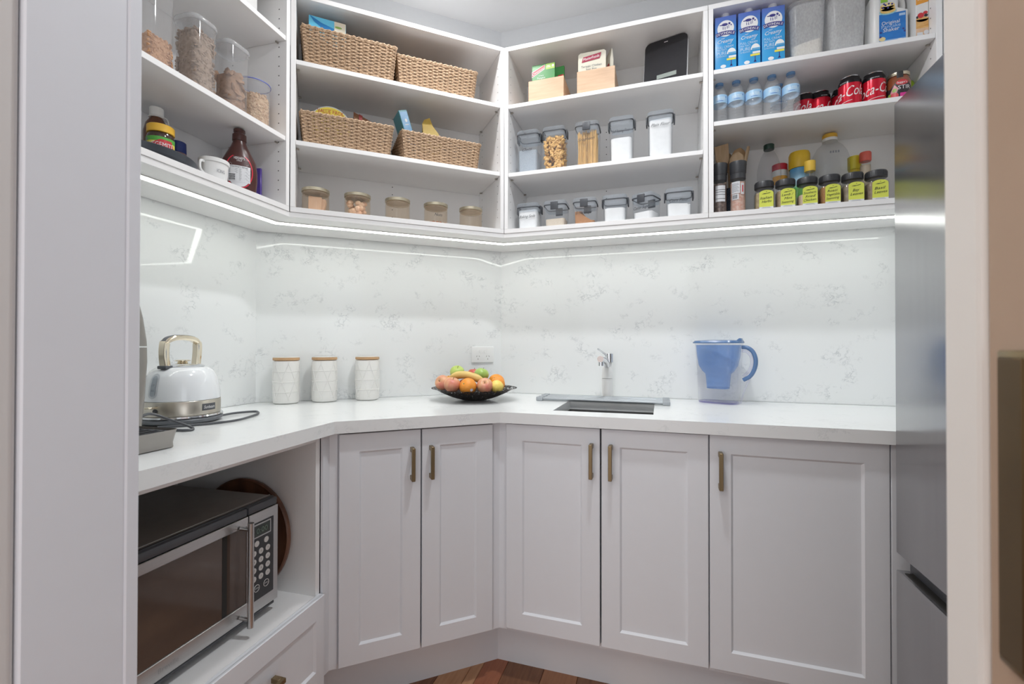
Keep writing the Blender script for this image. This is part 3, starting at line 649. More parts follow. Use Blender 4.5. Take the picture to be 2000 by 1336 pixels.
apple_thing('blushed apple at the left end of the fruit bowl, stem hollow facing out', -.3060, .196, .9735, .0300, RED, (R(70), R(-12), R(-5)), 'apples in the fruit bowl')
apple_thing('blushed apple between the left end apple and the stickered orange', -.2560, .176, .9680, .0320, RED, (R(10), R(15), 0), 'apples in the fruit bowl')
apple_thing('blushed apple between the stickered orange and the lemon', -.1365, .214, .9645, .0310, RED, (R(55), R(-10), R(25)), 'apples in the fruit bowl')
apple_thing('pale green apple on top of the fruit at the left, above the banana', -.292, .300, 1.0085, .0300, GRN, (R(20), R(15), 0), 'apples in the fruit bowl')
apple_thing('deeper green apple on top of the fruit at the right end of the banana', -.185, .300, 1.0010, .0300, GRN2, (R(-15), R(10), 0), 'apples in the fruit bowl')
apple_thing('red apple peeping out between the two green apples', -.236, .346, .996, .0300, RED2, (0, 0, 0), 'apples in the fruit bowl')
apple_thing('red apple under the middle of the banana', -.232, .248, .960, .0295, RED2, (R(30), 0, 0), 'apples in the fruit bowl')
def orange(lab, x, y, z, r, rot):
    o = obj('orange', lathe(B(), [(r * math.cos(a), r * .95 * math.sin(a) - (.0015 if a > 1.45 else 0)) for a in [-pi / 2 + pi * i / 18 for i in range(19)]], 28), ORA, None, 60); tag(o, lab, 'orange', 'oranges in the fruit bowl'); o.location = (x, y, z); o.rotation_euler = rot
    bm = lathe(B(), [(.0028, r * .945 - .0012), (.0022, r * .95 + .0004), (.0008, r * .95 + .0008)], 10); obj('stem_end', bm, mat('stem_green', (.30, .30, .10), .7), o)
    return o
om = orange('orange with a small fruit sticker at the front of the bowl', -.1955, .188, .9620, .0335, (R(62), R(-22), 0))
Mo = om.rotation_euler.to_matrix().inverted(); dv = (Mo @ Vector((.70, -.62, -.30)).normalized())
bm = B(); cyl(bm, .0058, 0, .0006, 14); q_ = dv.to_track_quat('Z', 'Y').to_matrix().to_4x4(); bmesh.ops.transform(bm, matrix=Matrix.Translation(dv * .0333) @ q_, verts=bm.verts); obj('sticker', bm, mat('sticker', (.60, .55, .72), .4, col2=(.85, .85, .9), scale=200), om, label='pale purple fruit sticker')
orange('orange behind the two left apples', -.308, .262, .9680, .0310, (R(20), 0, 0)); orange('orange at the right rear of the bowl', -.1345, .338, .9700, .0340, (R(-10), R(10), 0)); orange('orange just behind the lemon', -.112, .287, .9650, .0310, (R(15), R(-20), 0))
r = .0255; o = obj('lemon', lathe(B(), [(.001, -r * 1.25), (.004, -r * 1.2), (.009, -r * 1.02), (.018, -r * .75), (.0235, -r * .4), (r, 0), (.0235, r * .4), (.018, r * .75), (.009, r * 1.02), (.004, r * 1.2), (.001, r * 1.25)], 24), LEM, None, 60)
tag(o, 'yellow lemon at the right front of the fruit bowl', 'lemon'); o.location = (-.0985, .2435, .9600); o.rotation_euler = (R(80), 0, R(-28))
bp = spline([(-.2885, .222, .988), (-.270, .2245, .998), (-.245, .2285, 1.0035), (-.217, .2330, 1.0025), (-.190, .2380, .9955), (-.168, .2420, .986), (-.155, .2440, .978), (-.1505, .2450, .9745)], 5)
bm = tube(B(), bp, .012, 10, [.0035 + .0105 * min(1, (i / 6)) ** .6 if i < 7 else (.0150 if i < 24 else max(.0032, .0150 - (i - 23) * .0011)) for i in range(len(bp))])
bo = obj('banana', bm, BAN, None, 50); tag(bo, 'ripe yellow banana lying across the top of the fruit', 'banana')
bm = tube(B(), [(-.2935, .2212, .9835), (-.2890, .2218, .9875)], .0026, 8); obj('banana_tip', bm, mat('banana_tip', (.10, .07, .04), .7), bo, label='dark brown banana tip')
# power outlet
t = thing('power_outlet', 'white double power outlet on the splashback above the fruit bowl', 'outlet', 'BS', .9123, -.0005, 1.0775)
obj('plate', box(B(), -.0535, .0535, -.009, .0, -.0365, .0365, .003, 3), WPLAS, t)
for x in (-.0115, .0115):
    bm = B(); cyl(bm, .0072, 0, .0035, 20); bmesh.ops.transform(bm, matrix=Matrix.Translation((x, -.0088, .015)) @ Matrix.Rotation(R(90), 4, 'X'), verts=bm.verts); obj('switch', bm, WPLAS, t)
bm = B()
for x in (-.0235, .0235):
    for dx, a in ((-.006, 28), (.006, -28)): box(bm, -.0010, .0010, -.0092, -.0086, -.0032, .0032, mx=Matrix.Translation((x + dx, 0, -.0075)) @ Matrix.Rotation(R(a), 4, 'Y'))
    box(bm, x - .001, x + .001, -.0092, -.0086, -.0235, -.0165)
obj('socket_holes', bm, mat('slot_dark', (.20, .19, .17), .7), t)
# drying rack: tubes with grey end caps across the back of the sink
t = thing('drying_rack', 'grey roll-up drying rack of steel tubes lying across the back of the sink', 'rack', 'CL', .285, .400, ZC)
GREYT = mat('tube_grey', (.33, .355, .375), .35, .5, var=.06); CAPG = mat('silicone_grey', (.36, .385, .41), .55)
for k in range(4):
    y = -.052 + k * .040
    bm = B(); cyl(bm, .0062, -.236, .236, 14); bmesh.ops.transform(bm, matrix=Matrix.Translation((0, y, .0082)) @ Matrix.Rotation(R(90), 4, 'Y'), verts=bm.verts); obj('tube', bm, GREYT, t)
for s in (-1, 1):
    bm = B()
    for k in range(4): box(bm, min(s * .226, s * .252), max(s * .226, s * .252), -.0635 + k * .040, -.0405 + k * .040, .0004, .0160, .0028, 2)
    box(bm, min(s * .229, s * .249), max(s * .229, s * .249), -.060, .076, .001, .005); obj('end_cap', bm, CAPG, t)
# tap
t = thing('tap', 'slim tap with a white column and chrome spout behind the sink', 'tap', 'CL', .2925, .505, ZC)
obj('column', lathe(B(), [(.024, .0005), (.024, .004), (.0215, .006), (.0215, .083)], 28), WPLAS, t)
bm = lathe(B(), [(.0215, .0845), (.0215, .108), (.020, .122), (.0165, .132)], 28); obj('column_head', bm, WPLAS, t)
bm = tube(B(), spline([(0, .004, .120), (-.0005, -.012, .140), (-.0015, -.035, .152), (-.003, -.075, .160), (-.005, -.13, .1655), (-.006, -.172, .1685)], 6), .0125, 18); sp = obj('spout', bm, CHROME, t)
bm = B(); cyl(bm, .0105, .142, .158, 20, -.0055, -.158); obj('aerator', bm, CHROME, sp)
bm = B(); cyl(bm, .0122, 0, .0012, 20); bmesh.ops.transform(bm, matrix=Matrix.Translation((-.006, -.1725, .1685)) @ Matrix.Rotation(R(90), 4, 'X'), verts=bm.verts); obj('spout_cap', bm, mat('warm_chrome', (.42, .36, .33), .25, .9), sp)
bm = B(); cyl(bm, .0165, .150, .186, 24, .008, .004); mxr = obj('mixer', bm, CHROME, t)
obj('lever', tube(B(), [(-.002, -.006, .180), (-.018, -.022, .193), (-.034, -.036, .206)], .0042, 10, [.0052, .0042, .0036]), CHROME, mxr)
obj('mixer_stem', tube(B(), [(.003, .004, .122), (.007, .004, .151)], .0125, 16), WPLAS, mxr)
# water jug
t = thing('water_jug', 'clear water filter jug with blue lid, insert and handle on the worktop', 'jug', 'CL', .7200, .500, ZC, -24)
secs = [rrect(.138, .088, .030, .0012, 5, -.004), rrect(.142, .092, .032, .006, 5, -.004), rrect(.150, .098, .034, .12, 5, -.003), rrect(.166, .106, .038, .225, 5, -.004), rrect(.168, .108, .038, .2285, 5, -.004)]
obj('body', loft(B(), secs, True, False), clear('jug_clear', (.955, .955, .965), .05, (.8, .8, .88), .04, 1.4), t)
obj('foot_tint', loft(B(), [rrect(.137, .087, .03, .0022, 5, -.004), rrect(.139, .089, .03, .0065, 5, -.004)]), clear('jug_violet', (.72, .70, .86), .10, (.5, .48, .7)), t)
secs = [rrect(.078, .056, .020, .055, 5, -.006), rrect(.084, .060, .02, .100, 5, -.006), rrect(.088, .062, .02, .112, 5, -.006), rrect(.112, .074, .026, .123, 5, -.006), rrect(.136, .088, .03, .145, 5, -.006), rrect(.150, .097, .034, .18, 5, -.005), rrect(.156, .100, .035, .222, 5, -.005)]
obj('insert', loft(B(), secs, True, False), clear('insert_blue', (.55, .70, .92), .26, (.30, .50, .82), .08, 1.4), t, label='translucent blue inner funnel')
obj('filter_ring', loft(B(), [rrect(.074, .052, .018, .0565, 5, -.006), rrect(.074, .052, .018, .0600, 5, -.006)]), mat('filter_blue', (.10, .19, .38), .4), t)
JBLUE = mat('jug_blue', (.10, .19, .37), .22, var=.05)
bm = loft(B(), [rrect(.176, .112, .040, .2290, 5, -.006), rrect(.177, .113, .040, .2325, 5, -.006), rrect(.168, .106, .038, .2385, 5, -.004), rrect(.10, .06, .025, .2415, 5, .0)]); ld = obj('lid', bm, JBLUE, t, label='blue jug lid')
obj('lid_thumb', loft(B(), [[(.058, -.012, .236), (.082, -.012, .236), (.082, .012, .236), (.058, .012, .236)], [(.072, -.009, .2475), (.078, -.009, .2475), (.078, .009, .2475), (.072, .009, .2475)]]), JBLUE, ld)
hp = spline([(.080, 0, .214), (.098, 0, .212), (.116, 0, .198), (.126, 0, .170), (.123, 0, .138), (.108, 0, .108), (.084, 0, .092)], 6)
obj('handle', tube(B(), hp, .008, 12, [.0075] * len(hp), 1.0), JBLUE, t, label='curved blue handle')
hp2 = spline([(.080, 0, .200), (.097, 0, .197), (.110, 0, .180), (.113, 0, .156), (.104, 0, .128), (.084, 0, .104)], 6)
obj('handle_lining', tube(B(), hp2, .0055, 10), clear('handle_clear', (.88, .88, .93), .12), t)
hp3 = [(.112, 0, .108), (.098, 0, .080), (.086, 0, .050), (.074, 0, .004)]
obj('rear_fin', tube(B(), hp3, .0028, 8), clear('handle_clear', (.88, .88, .93), .12), t)
# ================================================================== BASKETS AND WHAT IS IN THEM
def basket_weave(w, d, h, taper=.02, rows=17, seed=0):
    rg = random.Random(seed); V, F = [], []; ns = 5; stakes_w, stakes_d = 15, 11; seg = 4; rows = round(h / .0061)
    def outline(k):   # point i on the rectangle perimeter at height fraction k
        ww = w - 2 * taper * (1 - k) * .6; dd = d - 2 * taper * (1 - k) * .6; pts = []
        for side, n in (((-ww / 2, -dd / 2, ww / 2, -dd / 2), stakes_w), ((ww / 2, -dd / 2, ww / 2, dd / 2), stakes_d), ((ww / 2, dd / 2, -ww / 2, dd / 2), stakes_w), ((-ww / 2, dd / 2, -ww / 2, -dd / 2), stakes_d)):
            nx, ny = (side[3] - side[1]), -(side[2] - side[0]); l = math.hypot(nx, ny); nx /= l; ny /= l
            for i in range(n * seg):
                f = i / (n * seg); pts.append((side[0] + (side[2] - side[0]) * f, side[1] + (side[3] - side[1]) * f, nx, ny))
        return pts
    def sweep(path, r):
        b0 = len(V); n = len(path)
        for i, (x, y, z, nx, ny, rr) in enumerate(path):
            for k in range(ns):
                a = 2 * pi * k / ns + i * .5; V.append((x + nx * math.cos(a) * rr, y + ny * math.cos(a) * rr, z + math.sin(a) * rr * 1.05))
        for i in range(n):
            for k in range(ns): F.append((b0 + i * ns + k, b0 + i * ns + (k + 1) % ns, b0 + ((i + 1) % n) * ns + (k + 1) % ns, b0 + ((i + 1) % n) * ns + k))
    pitch = (h - .008) / rows
    for r_ in range(rows):
        k = (r_ + .5) / rows; pts = outline(k); path = []; dz = rg.uniform(-.0006, .0006)
        for i, (x, y, nx, ny) in enumerate(pts):
            ph = math.cos(pi * i / seg + (pi if r_ % 2 else 0)); off = .0019 * ph
            path.append((x + nx * off, y + ny * off, .004 + pitch * (r_ + .5) + dz + rg.uniform(-.0005, .0005), nx, ny, pitch * .56 * rg.uniform(.86, 1.14)))
        sweep(path, 0)
    for zz, rr, out in ((h - .003, .0050, 0), (h + .0005, .0046, .0012), (.004, .0045, .0005)):   # braided rim and foot
        pts = outline(1 if zz > h / 2 else 0); sweep([(x + nx * (out + .0016 * math.sin(i * 1.6)), y + ny * (out + .0016 * math.sin(i * 1.6)), zz + .0014 * math.cos(i * 1.6), nx, ny, rr * rg.uniform(.85, 1.12)) for i, (x, y, nx, ny) in enumerate(pts)], 0)
    return (V, [], F)
def stake_mesh(w, d, h, taper=.02):
    bm = B(); n1, n2 = 15, 11
    for (a0, b0, a1, b1, n) in ((-1, -1, 1, -1, n1), (1, -1, 1, 1, n2), (1, 1, -1, 1, n1), (-1, 1, -1, -1, n2)):
        for i in range(n):
            f = i / n; cx, cy = (a0 + (a1 - a0) * f), (b0 + (b1 - b0) * f); s = lambda k: (cx * (w / 2 - taper * (1 - k) * .6), cy * (d / 2 - taper * (1 - k) * .6), .003 + k * (h - .005))
            tube(bm, [s(0), s(1)], .0024, 5)
    return bm
SEA = mat('seagrass', (.60, .43, .285), .75, col2=(.33, .215, .13), scale=210, stretch=(1, 1, 1.6), bump=.5, lo=.3, hi=.62, detail=2)
SEA2 = mat('seagrass_dark', (.28, .18, .11), .8, var=.25, scale=120)
bk_mesh = {}
def basket(lab, u, v, z, w, d, h, seed, rot=0):
    t = thing('basket', lab, 'basket', 'BU', u, v, z, rot, 'woven baskets on the corner shelves')
    obj('weave', basket_weave(w, d, h, seed=seed), SEA, t, 60, stuff=True); obj('stakes', stake_mesh(w, d, h), SEA2, t, 60, stuff=True)
    obj('base', box(B(), -w / 2 + .014, w / 2 - .014, -d / 2 + .014, d / 2 - .014, .001, .006), SEA2, t)
    return t
basket('woven seagrass basket on the top corner shelf holding a blue packet', .1930, .127, SB2, .318, .215, .133, 1)
basket('empty-looking woven seagrass basket at the right of the top corner shelf', .5180, .145, SB2, .312, .215, .122, 2, -1)
basket('woven seagrass basket with a yellow tin on the middle corner shelf', .1870, .140, SB1, .312, .215, .116, 3)
basket('woven seagrass basket with a yellow bag at the right of the middle corner shelf', .5320, .148, SB1, .312, .215, .113, 4, 1)
# blue packet with a picture, in the top left basket
t = thing('packet', 'bright blue food packet sticking out of the top left basket', 'packet', 'BU', .1165, .058, SB2 + .009, 2)
obj('pack', box(B(), -.062, .062, -.014, .014, 0, .182, .003, 2), mat('packet_blue', (.16, .62, .88), .35, var=.03), t)
decal(t, 'printed_swoosh', mat('packet_deep_blue', (.02, .22, .55), .35), [[(-.060, .181), (-.02, .163), (.022, .153), (.022, .140), (-.02, .146), (-.045, .162)]], -.0146)
decal(t, 'printed_photo', mat('packet_photo', (.80, .68, .50), .35, col2=(.86, .82, .70), scale=30), [rc(.022, .0605, .14, .1805)], -.0148); decal(t, 'printed_leaf', mat('packet_green', (.30, .48, .10), .35), [ell(.036, .161, .012, .004)], -.0151)
# tin lying on edge: VALUE PACK
t = thing('tin', 'round yellow tin lettered VALUE PACK standing on edge in a basket', 'tin', 'BU', .129, .145, SB1 + .0085, 0)
bm = B(); lathe(bm, [(.0725, -.055), (.0745, -.053), (.073, -.049), (.073, .049), (.0745, .053), (.0725, .055)], 44); bmesh.ops.transform(bm, matrix=Matrix.Translation((0, 0, .0965)) @ Matrix.Rotation(R(90), 4, 'X'), verts=bm.verts)
obj('can', bm, mat('tin_metal', (.62, .62, .60), .3, .9), t)
decal(t, 'label_disc', mat('tin_yellow', (.86, .70, .08), .35), [ell(0, .0965, .069, .069, 40)], -.0556)
def ringpoly(cx, cz, r0, r1, a0, a1, n=24): return [(cx + r1 * math.cos(R(a0 + (a1 - a0) * i / n)), cz + r1 * math.sin(R(a0 + (a1 - a0) * i / n))) for i in range(n + 1)] + [(cx + r0 * math.cos(R(a1 + (a0 - a1) * i / n)), cz + r0 * math.sin(R(a1 + (a0 - a1) * i / n))) for i in range(n + 1)]
TRED = mat('tin_red', (.55, .06, .05), .4); decal(t, 'label_ring', TRED, [ringpoly(0, .0965, .0610, .0618, 20, 160)], -.0560)
lettering(t, [('VALUE PACK', 0, .1415, .0135, .090)], TRED, -.0562)
o = obj('paper_bag', loft(B(), [[(-.040, -.012, 0), (.040, -.012, 0), (.040, .012, 0), (-.040, .012, 0)], [(-.040, -.010, .13), (.040, -.010, .13), (.040, .010, .13), (-.040, .010, .13)], [(-.040, -.002, .192), (.038, -.002, .165), (.038, .002, .165), (-.040, .002, .192)]]), mat('bag_brown', (.36, .17, .08), .6, col2=(.25, .11, .05), scale=20))
tag(o, 'brown paper packet with a red edge behind the yellow tin', 'packet'); x, y = P('BU', .252, .150); o.location = (x, y, SB1 + .0085); o.rotation_euler = (0, 0, R(AB + 5))
decal(o, 'red_band', mat('bag_red', (.42, .05, .04), .5), [[(-.022, .150), (-.008, .150), (-.008, .181), (-.022, .185)]], -.0085)
t = thing('carton', 'slim teal and blue carton leaning at the left end of the right-hand middle basket', 'carton', 'BU', .444, .118, SB1 + .0135, 6); t.rotation_euler[1] = R(-18)
obj('box', box(B(), -.017, .017, -.040, .040, .004, .205, .0015, 1), mat('carton_teal', (.07, .30, .36), .35), t)
decal(t, 'printed_front', mat('carton_blue', (.20, .42, .66), .35, col2=(.10, .30, .55), scale=40), [rc(-.0145, .0145, .06, .198)], -.0406); decal(t, 'printed_snowflake', PWHITE, [ell(.002, .165, .005, .007, 8), rc(-.006, .008, .148, .151)], -.0409)
o = obj('yellow_bag', loft(B(), [[(-.042, -.015, 0), (.042, -.015, 0), (.042, .015, 0), (-.042, .015, 0)], [(-.040, -.017, .10), (.040, -.014, .10), (.042, .016, .10), (-.040, .014, .10)], [(-.034, -.010, .150), (.030, -.013, .150), (.032, .010, .150), (-.034, .012, .150)], [(-.036, -.004, .185), (.006, -.009, .180), (.012, .005, .178), (-.034, .004, .186)], [(-.028, -.002, .203), (-.006, -.003, .214), (-.004, .002, .213), (-.027, .002, .204)]]), mat('bag_yellow', (.80, .57, .12), .45, col2=(.66, .43, .08), scale=16, bump=.6))
tag(o, 'crumpled yellow bag poking out of the right-hand middle basket', 'bag'); x, y = P('BU', .508, .125); o.location = (x, y, SB1 + .0085); o.rotation_euler = (0, 0, R(AB))
# ================================================================== AMBER JARS
def amber(lab, u, fill):
    t = thing('glass_jar', lab, 'jar', 'BU', u, .082, ZL, 0, 'amber jars on the bottom corner shelf')
    obj('glass', lathe(B(), [(.040, .0006), (.044, .003), (.0455, .008), (.0455, .078)], 36, c1=False), AMBER, t)
    l = obj('lid', lathe(B(), [(.0450, .0785), (.0472, .0790), (.0472, .0890), (.0455, .0900)], 40), GOLDL, t, label='brass coloured lid'); obj('lid_seal', lathe(B(), [(.043, .0730), (.043, .0784)], 32), clear('seal', (.85, .8, .72), .3), l)
    rg = random.Random(int(u * 1000))
    if fill == 'mallow':
        bm = B()
        for k in range(26):
            a, q = rg.uniform(0, 6.28), rg.uniform(.012, .031); bmesh.ops.create_uvsphere(bm, u_segments=8, v_segments=6, radius=.0115, matrix=Matrix.Translation((q * math.cos(a), q * math.sin(a), .013 + .052 * (k / 26))) @ Matrix.Diagonal((1, 1, .85, 1)))
        obj('sweets', bm, mat('mallow', (.80, .50, .38), .6, col2=(.80, .66, .52), scale=20), t, stuff=True)
    elif fill == 'nuts':
        bm = B()
        for k in range(60):
            a, q = rg.uniform(0, 6.28), .038 * math.sqrt(rg.random()); bmesh.ops.create_icosphere(bm, subdivisions=1, radius=.006, matrix=Matrix.Translation((q * math.cos(a), q * math.sin(a), .008 + rg.random() * .009)) @ Matrix.Diagonal((1, 1.4, 1, 1)))
        obj('nuts', bm, mat('nut_brown', (.45, .20, .12), .55, var=.3, scale=40), t, stuff=True); lettering(t, [('Nuts', 0, .035, .011, None)], INK, -.0004, bend=.0456, shear=.3)
    elif fill == 'bags':
        bm = B()
        for k in range(6): box(bm, -.022, .022, -.003, .003, 0, .055, .002, 1, mx=Matrix.Translation((rg.uniform(-.006, .006), -.022 + k * .009, .006)) @ Matrix.Rotation(R(rg.uniform(-14, 14)), 4, 'Y'))
        obj('tea_bags', bm, mat('tea_paper', (.72, .52, .40), .7), t, stuff=True)
for u, f, lab in ((.0800, 'bags', 'amber glass jar with gold lid at the far left of its row, pinkish bags inside'), (.2235, 'mallow', 'amber glass jar with gold lid, full of rounded peach sweets'), (.3700, '', 'empty amber glass jar with gold lid, in the middle of its row'), (.5190, 'nuts', 'amber glass jar with gold lid marked Nuts in handwriting'), (.6640, '', 'empty amber glass jar with gold lid at the right end of its row')): amber(lab, u, f)

# ================================================================== CLEAR SQUARE CONTAINERS
GASK = mat('gasket', (.06, .065, .075), .45); LIDC = clear('lid_clear', (.90, .925, .95), .12, (.80, .86, .92), .06, 1.4)
HAND = mat('marker', (.04, .042, .05), .6)
def lumpy(w, d, z0, z1, amp, seed, r=.012):
    rg = random.Random(seed); n = 9; bm = B(); base = rrect(w * .965, d * .965, r, z0, 4)
    a = ring(bm, base); b = ring(bm, [(x, y, z1 + amp * math.sin(40 * x + seed) + rg.uniform(-amp, amp) * .4) for x, y, _ in rrect(w, d, r, 0, 4)]); c = ring(bm, [(x * .5, y * .5, z1 + rg.uniform(0, amp)) for x, y, _ in rrect(w, d, r, 0, 4)])
    bridge(bm, a, b); bridge(bm, b, c); bm.faces.new(list(reversed(a))); bm.faces.new(c); return bm
def container(lab, u, v, z, h, fill=None, flevel=.5, text=None, clips='side', rot=0, w=.094, group=None, amp=.003, tz=.62, tcol=None):
    t = thing('storage_container', lab, 'container', 'CU', u, v, z, rot, group); d = w; wb = w * .88; wt_ = w * .965; hb = h - .020
    obj('body', loft(B(), [rrect(wb - .006, wb - .006, .011, .0006, 4), rrect(wb, wb, .013, .0035, 4), rrect(wt_, wt_, .014, hb, 4)], True, False), CLEARP, t)
    l = obj('lid', loft(B(), [rrect(w * .90, w * .90, .014, hb - .014, 4), rrect(w * .93, w * .93, .014, hb + .0002, 4), rrect(w, w, .016, hb + .0046, 4), rrect(w, w, .016, h - .004, 4), rrect(w * .93, w * .93, .014, h, 4)]), LIDC, t)
    gq = [rrect(w * 1.006, w * 1.006, .016, hb + .0008, 4), rrect(w * 1.006, w * 1.006, .016, hb + .0044, 4), rrect(w * .945, w * .945, .014, hb + .0044, 4), rrect(w * .945, w * .945, .014, hb + .0008, 4)]; obj('gasket', loft(B(), gq + gq[:1], False, False), GASK, l)
    for s in (-1, 1):
        bm = box(B(), -.015, .015, -w / 2 - .0055, -w / 2 - .0006, hb - .018, hb + .013, .0018, 2)
        box(bm, -.013, .013, -w / 2 - .004, -w / 2 + .004, hb + .009, hb + .0128)
        bmesh.ops.rotate(bm, cent=(0, 0, 0), matrix=Matrix.Rotation((R(90) if clips == 'side' else 0) + (pi if s > 0 else 0), 3, 'Z'), verts=bm.verts); obj('clip', bm, GASK, l)
    zf = .004 + (hb - .004) * flevel; fm = lambda k: wb + (wt_ - wb) * k
    if fill in ('flour', 'sugar', 'meal', 'brown'):
        m = {'flour': FLOUR, 'sugar': mat('sugar', (.84, .83, .82), .8, var=.04, scale=300), 'meal': mat('meal', (.72, .63, .52), .9, col2=(.62, .52, .40), scale=350), 'brown': mat('brown_sugar', (.50, .24, .10), .85, col2=(.42, .19, .07), scale=200)}[fill]
        bm = lumpy(wb * .955, wb * .955, .004, zf, amp, int(u * 997), .012)
        if fill == 'brown':
            for vv in bm.verts:
                if vv.co.z > .02: vv.co.z += -.040 * max(0, min(1, (vv.co.x + .004) / .02)); 
        obj('contents', bm, m, t, 30)
    elif fill == 'pasta':
        rg = random.Random(5); bm = B(); half = wb / 2 - .009
        for k in range(300):
            zz = .008 + (zf - .008) * ((k // 20) / 14.0); s_ = rg.randrange(4); q = rg.uniform(-half, half); x, y = ((q, -half), (q, half), (-half, q), (half, q))[s_] if k % 20 < 17 else (rg.uniform(-half, half), rg.uniform(-half, half))
            tube(bm, [Vector((x, y, zz)) + (Matrix.Rotation(rg.uniform(0, 6.28), 3, 'Y') @ Vector((0, rg.uniform(-.002, .002), tt))) for tt in (-.011, -.006, 0, .006, .011)], .005, 6, [.0038, .0055, .0040, .0055, .0038])
        obj('pasta', bm, mat('pasta_spirals', (.74, .45, .15), .55, col2=(.60, .34, .10), scale=60), t, 85, stuff=True)
    elif fill == 'spaghetti':
        rg = random.Random(8); bm = B(); half = wb / 2 - .006
        for k in range(230):
            x = rg.uniform(-half, half); y = rg.choice((-1, 1)) * rg.uniform(half * .7, half) if k % 3 else rg.uniform(-half, half)
            if k % 4 == 0: x = rg.choice((-1, 1)) * rg.uniform(half * .75, half)
            x2 = max(-half, min(half, x + rg.uniform(-.006, .006) + (rg.choice((-.035, .04)) if k % 9 == 0 else 0)))
            tube(bm, [(x, y, .004), (x2, max(-half, min(half, y + rg.uniform(-.003, .003))), zf + rg.uniform(-.016, .004))], .0011, 5)
        obj('spaghetti', bm, mat('spaghetti', (.76, .48, .18), .5, var=.1), t, 50, stuff=True)
    elif fill == 'film':
        obj('contents', lumpy(wb * .95, wb * .95, .004, zf, .001, 3), clear('frosted_fill', (.80, .83, .86), .45, (.66, .72, .78), .3, 1.1), t, 30)
    if text: lettering(t, [(text, 0, hb * tz, .0115, min(w * .72, .0105 * len(text)))], tcol or HAND, -(fm(tz) / 2 + .0012), shear=.45, tilt=.03)
    return t
G1, G2 = 'tall clear containers on the middle shelf', 'short clear containers on the bottom shelf'
HT, HS = .184, .112
container('tall clear square container marked Oats, nearly empty looking', .0830, .087, SC1, HT, 'film', .62, 'Oats', group=G1, w=.092, tz=.60)
container('tall clear square container full of spiral pasta', .1905, .087, SC1, HT, 'pasta', .84, group=G1, w=.092)
container('tall clear square container of spaghetti with a front clip', .3240, .087, SC1, HT, 'spaghetti', .90, 'Spaghetti', 'front', group=G1, w=.094, tz=.66)
container('tall clear square container two-thirds full of white flour, marked Self Raising Flour', .4560, .087, SC1, HT, 'flour', .60, 'Self Raising Flour', group=G1, w=.093, tz=.74)
container('tall clear square container full of white flour, marked Plain Flour', .5990, .087, SC1, HT, 'flour', .93, 'Plain Flour', group=G1, w=.094, tz=.76, amp=.0015)
container('short clear square container full of white powder, marked Baking Soda', .0835, .087, ZL, HS, 'flour', .90, 'Baking Soda', group=G2, w=.092, tz=.56, amp=.0015)
container('short clear square container with pale meal in its lower half, clip at front', .1965, .087, ZL, HS, 'meal', .40, None, 'front', group=G2, w=.092, amp=.001)
container('short clear square container marked Brown Sugar, brown heap at its left', .3145, .087, ZL, HS, 'brown', .66, 'Brown Sugar', 'front', group=G2, w=.092, tz=.52)
container('short clear square container two-thirds full of white powder, no writing', .4310, .087, ZL, HS, 'flour', .64, None, group=G2, w=.092, amp=.002)
container('short clear square container turned askew, marked Caster Sugar', .5470, .095, ZL, HS, 'sugar', .42, 'Caster Sugar', 'front', -24, group=G2, w=.088, tz=.56, amp=.001)
container('short clear square container with white streaks on its walls, marked Corn Flour', .6640, .087, ZL, HS + .002, 'flour', .55, 'Corn Flour', group=G2, w=.094, tz=.66, amp=.006)
# ================================================================== TOP SHELF OVER THE SINK: bamboo boxes, pouches, scale
def bamboo(lab, u0, u1, v, z, h):
    w = u1 - u0; t = thing('bamboo_box', lab, 'box', 'CU', (u0 + u1) / 2, v, z); d = .150; k = .008
    obj('front_board', box(B(), -w / 2, w / 2, 0, k, .001, h, .001, 1), BAMBOO, t); obj('rear_board', box(B(), -w / 2, w / 2, d - k, d, .001, h, .001, 1), BAMBOO, t)
    for s in (-1, 1): obj('side_board', box(B(), min(s * (w / 2 - k), s * w / 2), max(s * (w / 2 - k), s * w / 2), k + .0003, d - k - .0003, .001, h, .001, 1), BAMBOO, t)
    obj('base_board', box(B(), -w / 2 + k + .0003, w / 2 - k - .0003, k + .0003, d - k - .0003, .001, .007), BAMBOO, t); return t
bamboo('small bamboo box with a green soup packet, left on the shelf over the sink', .0895, .2345, .040, SC2, .102); bamboo('small bamboo box holding cream sauce pouches on the shelf over the sink', .2875, .4335, .040, SC2, .105)
t = thing('soup_packet', 'green soup packet with a red banner, the front one in the left bamboo box', 'packet', 'CU', .1400, .066, SC2 + .0075)
obj('pack', box(B(), -.0415, .0545, -.006, .006, 0, .168, .0015, 1), mat('soup_green', (.045, .23, .06), .35, col2=(.06, .30, .07), scale=18), t); PR = mat('print_red', (.62, .04, .05), .4)
decal(t, 'red_panel', PWHITE, [[(-.0415, .118), (.013, .146), (.013, .164), (-.0415, .141)]], -.0064); decal(t, 'red_panel', PR, [[(-.0405, .1205), (.012, .1475), (.012, .1625), (-.0405, .1385)]], -.0067)
lettering(t, [('Continental', -.0145, .1355, .0105, .048, .46)], PWHITE, -.0071); decal(t, 'light_panel', mat('soup_lime', (.36, .55, .10), .4), [rc(.017, .0535, .143, .1655)], -.0064); decal(t, 'printed_marks', PWHITE, [rc(.022, .034, .156, .158), rc(.020, .036, .151, .153), ell(.0465, .155, .004, .005)], -.0068); lettering(t, [('Creamy', -.002, .119, .005, .022), ('Pumpkin', -.002, .108, .008, .032)], PWHITE, -.0068)
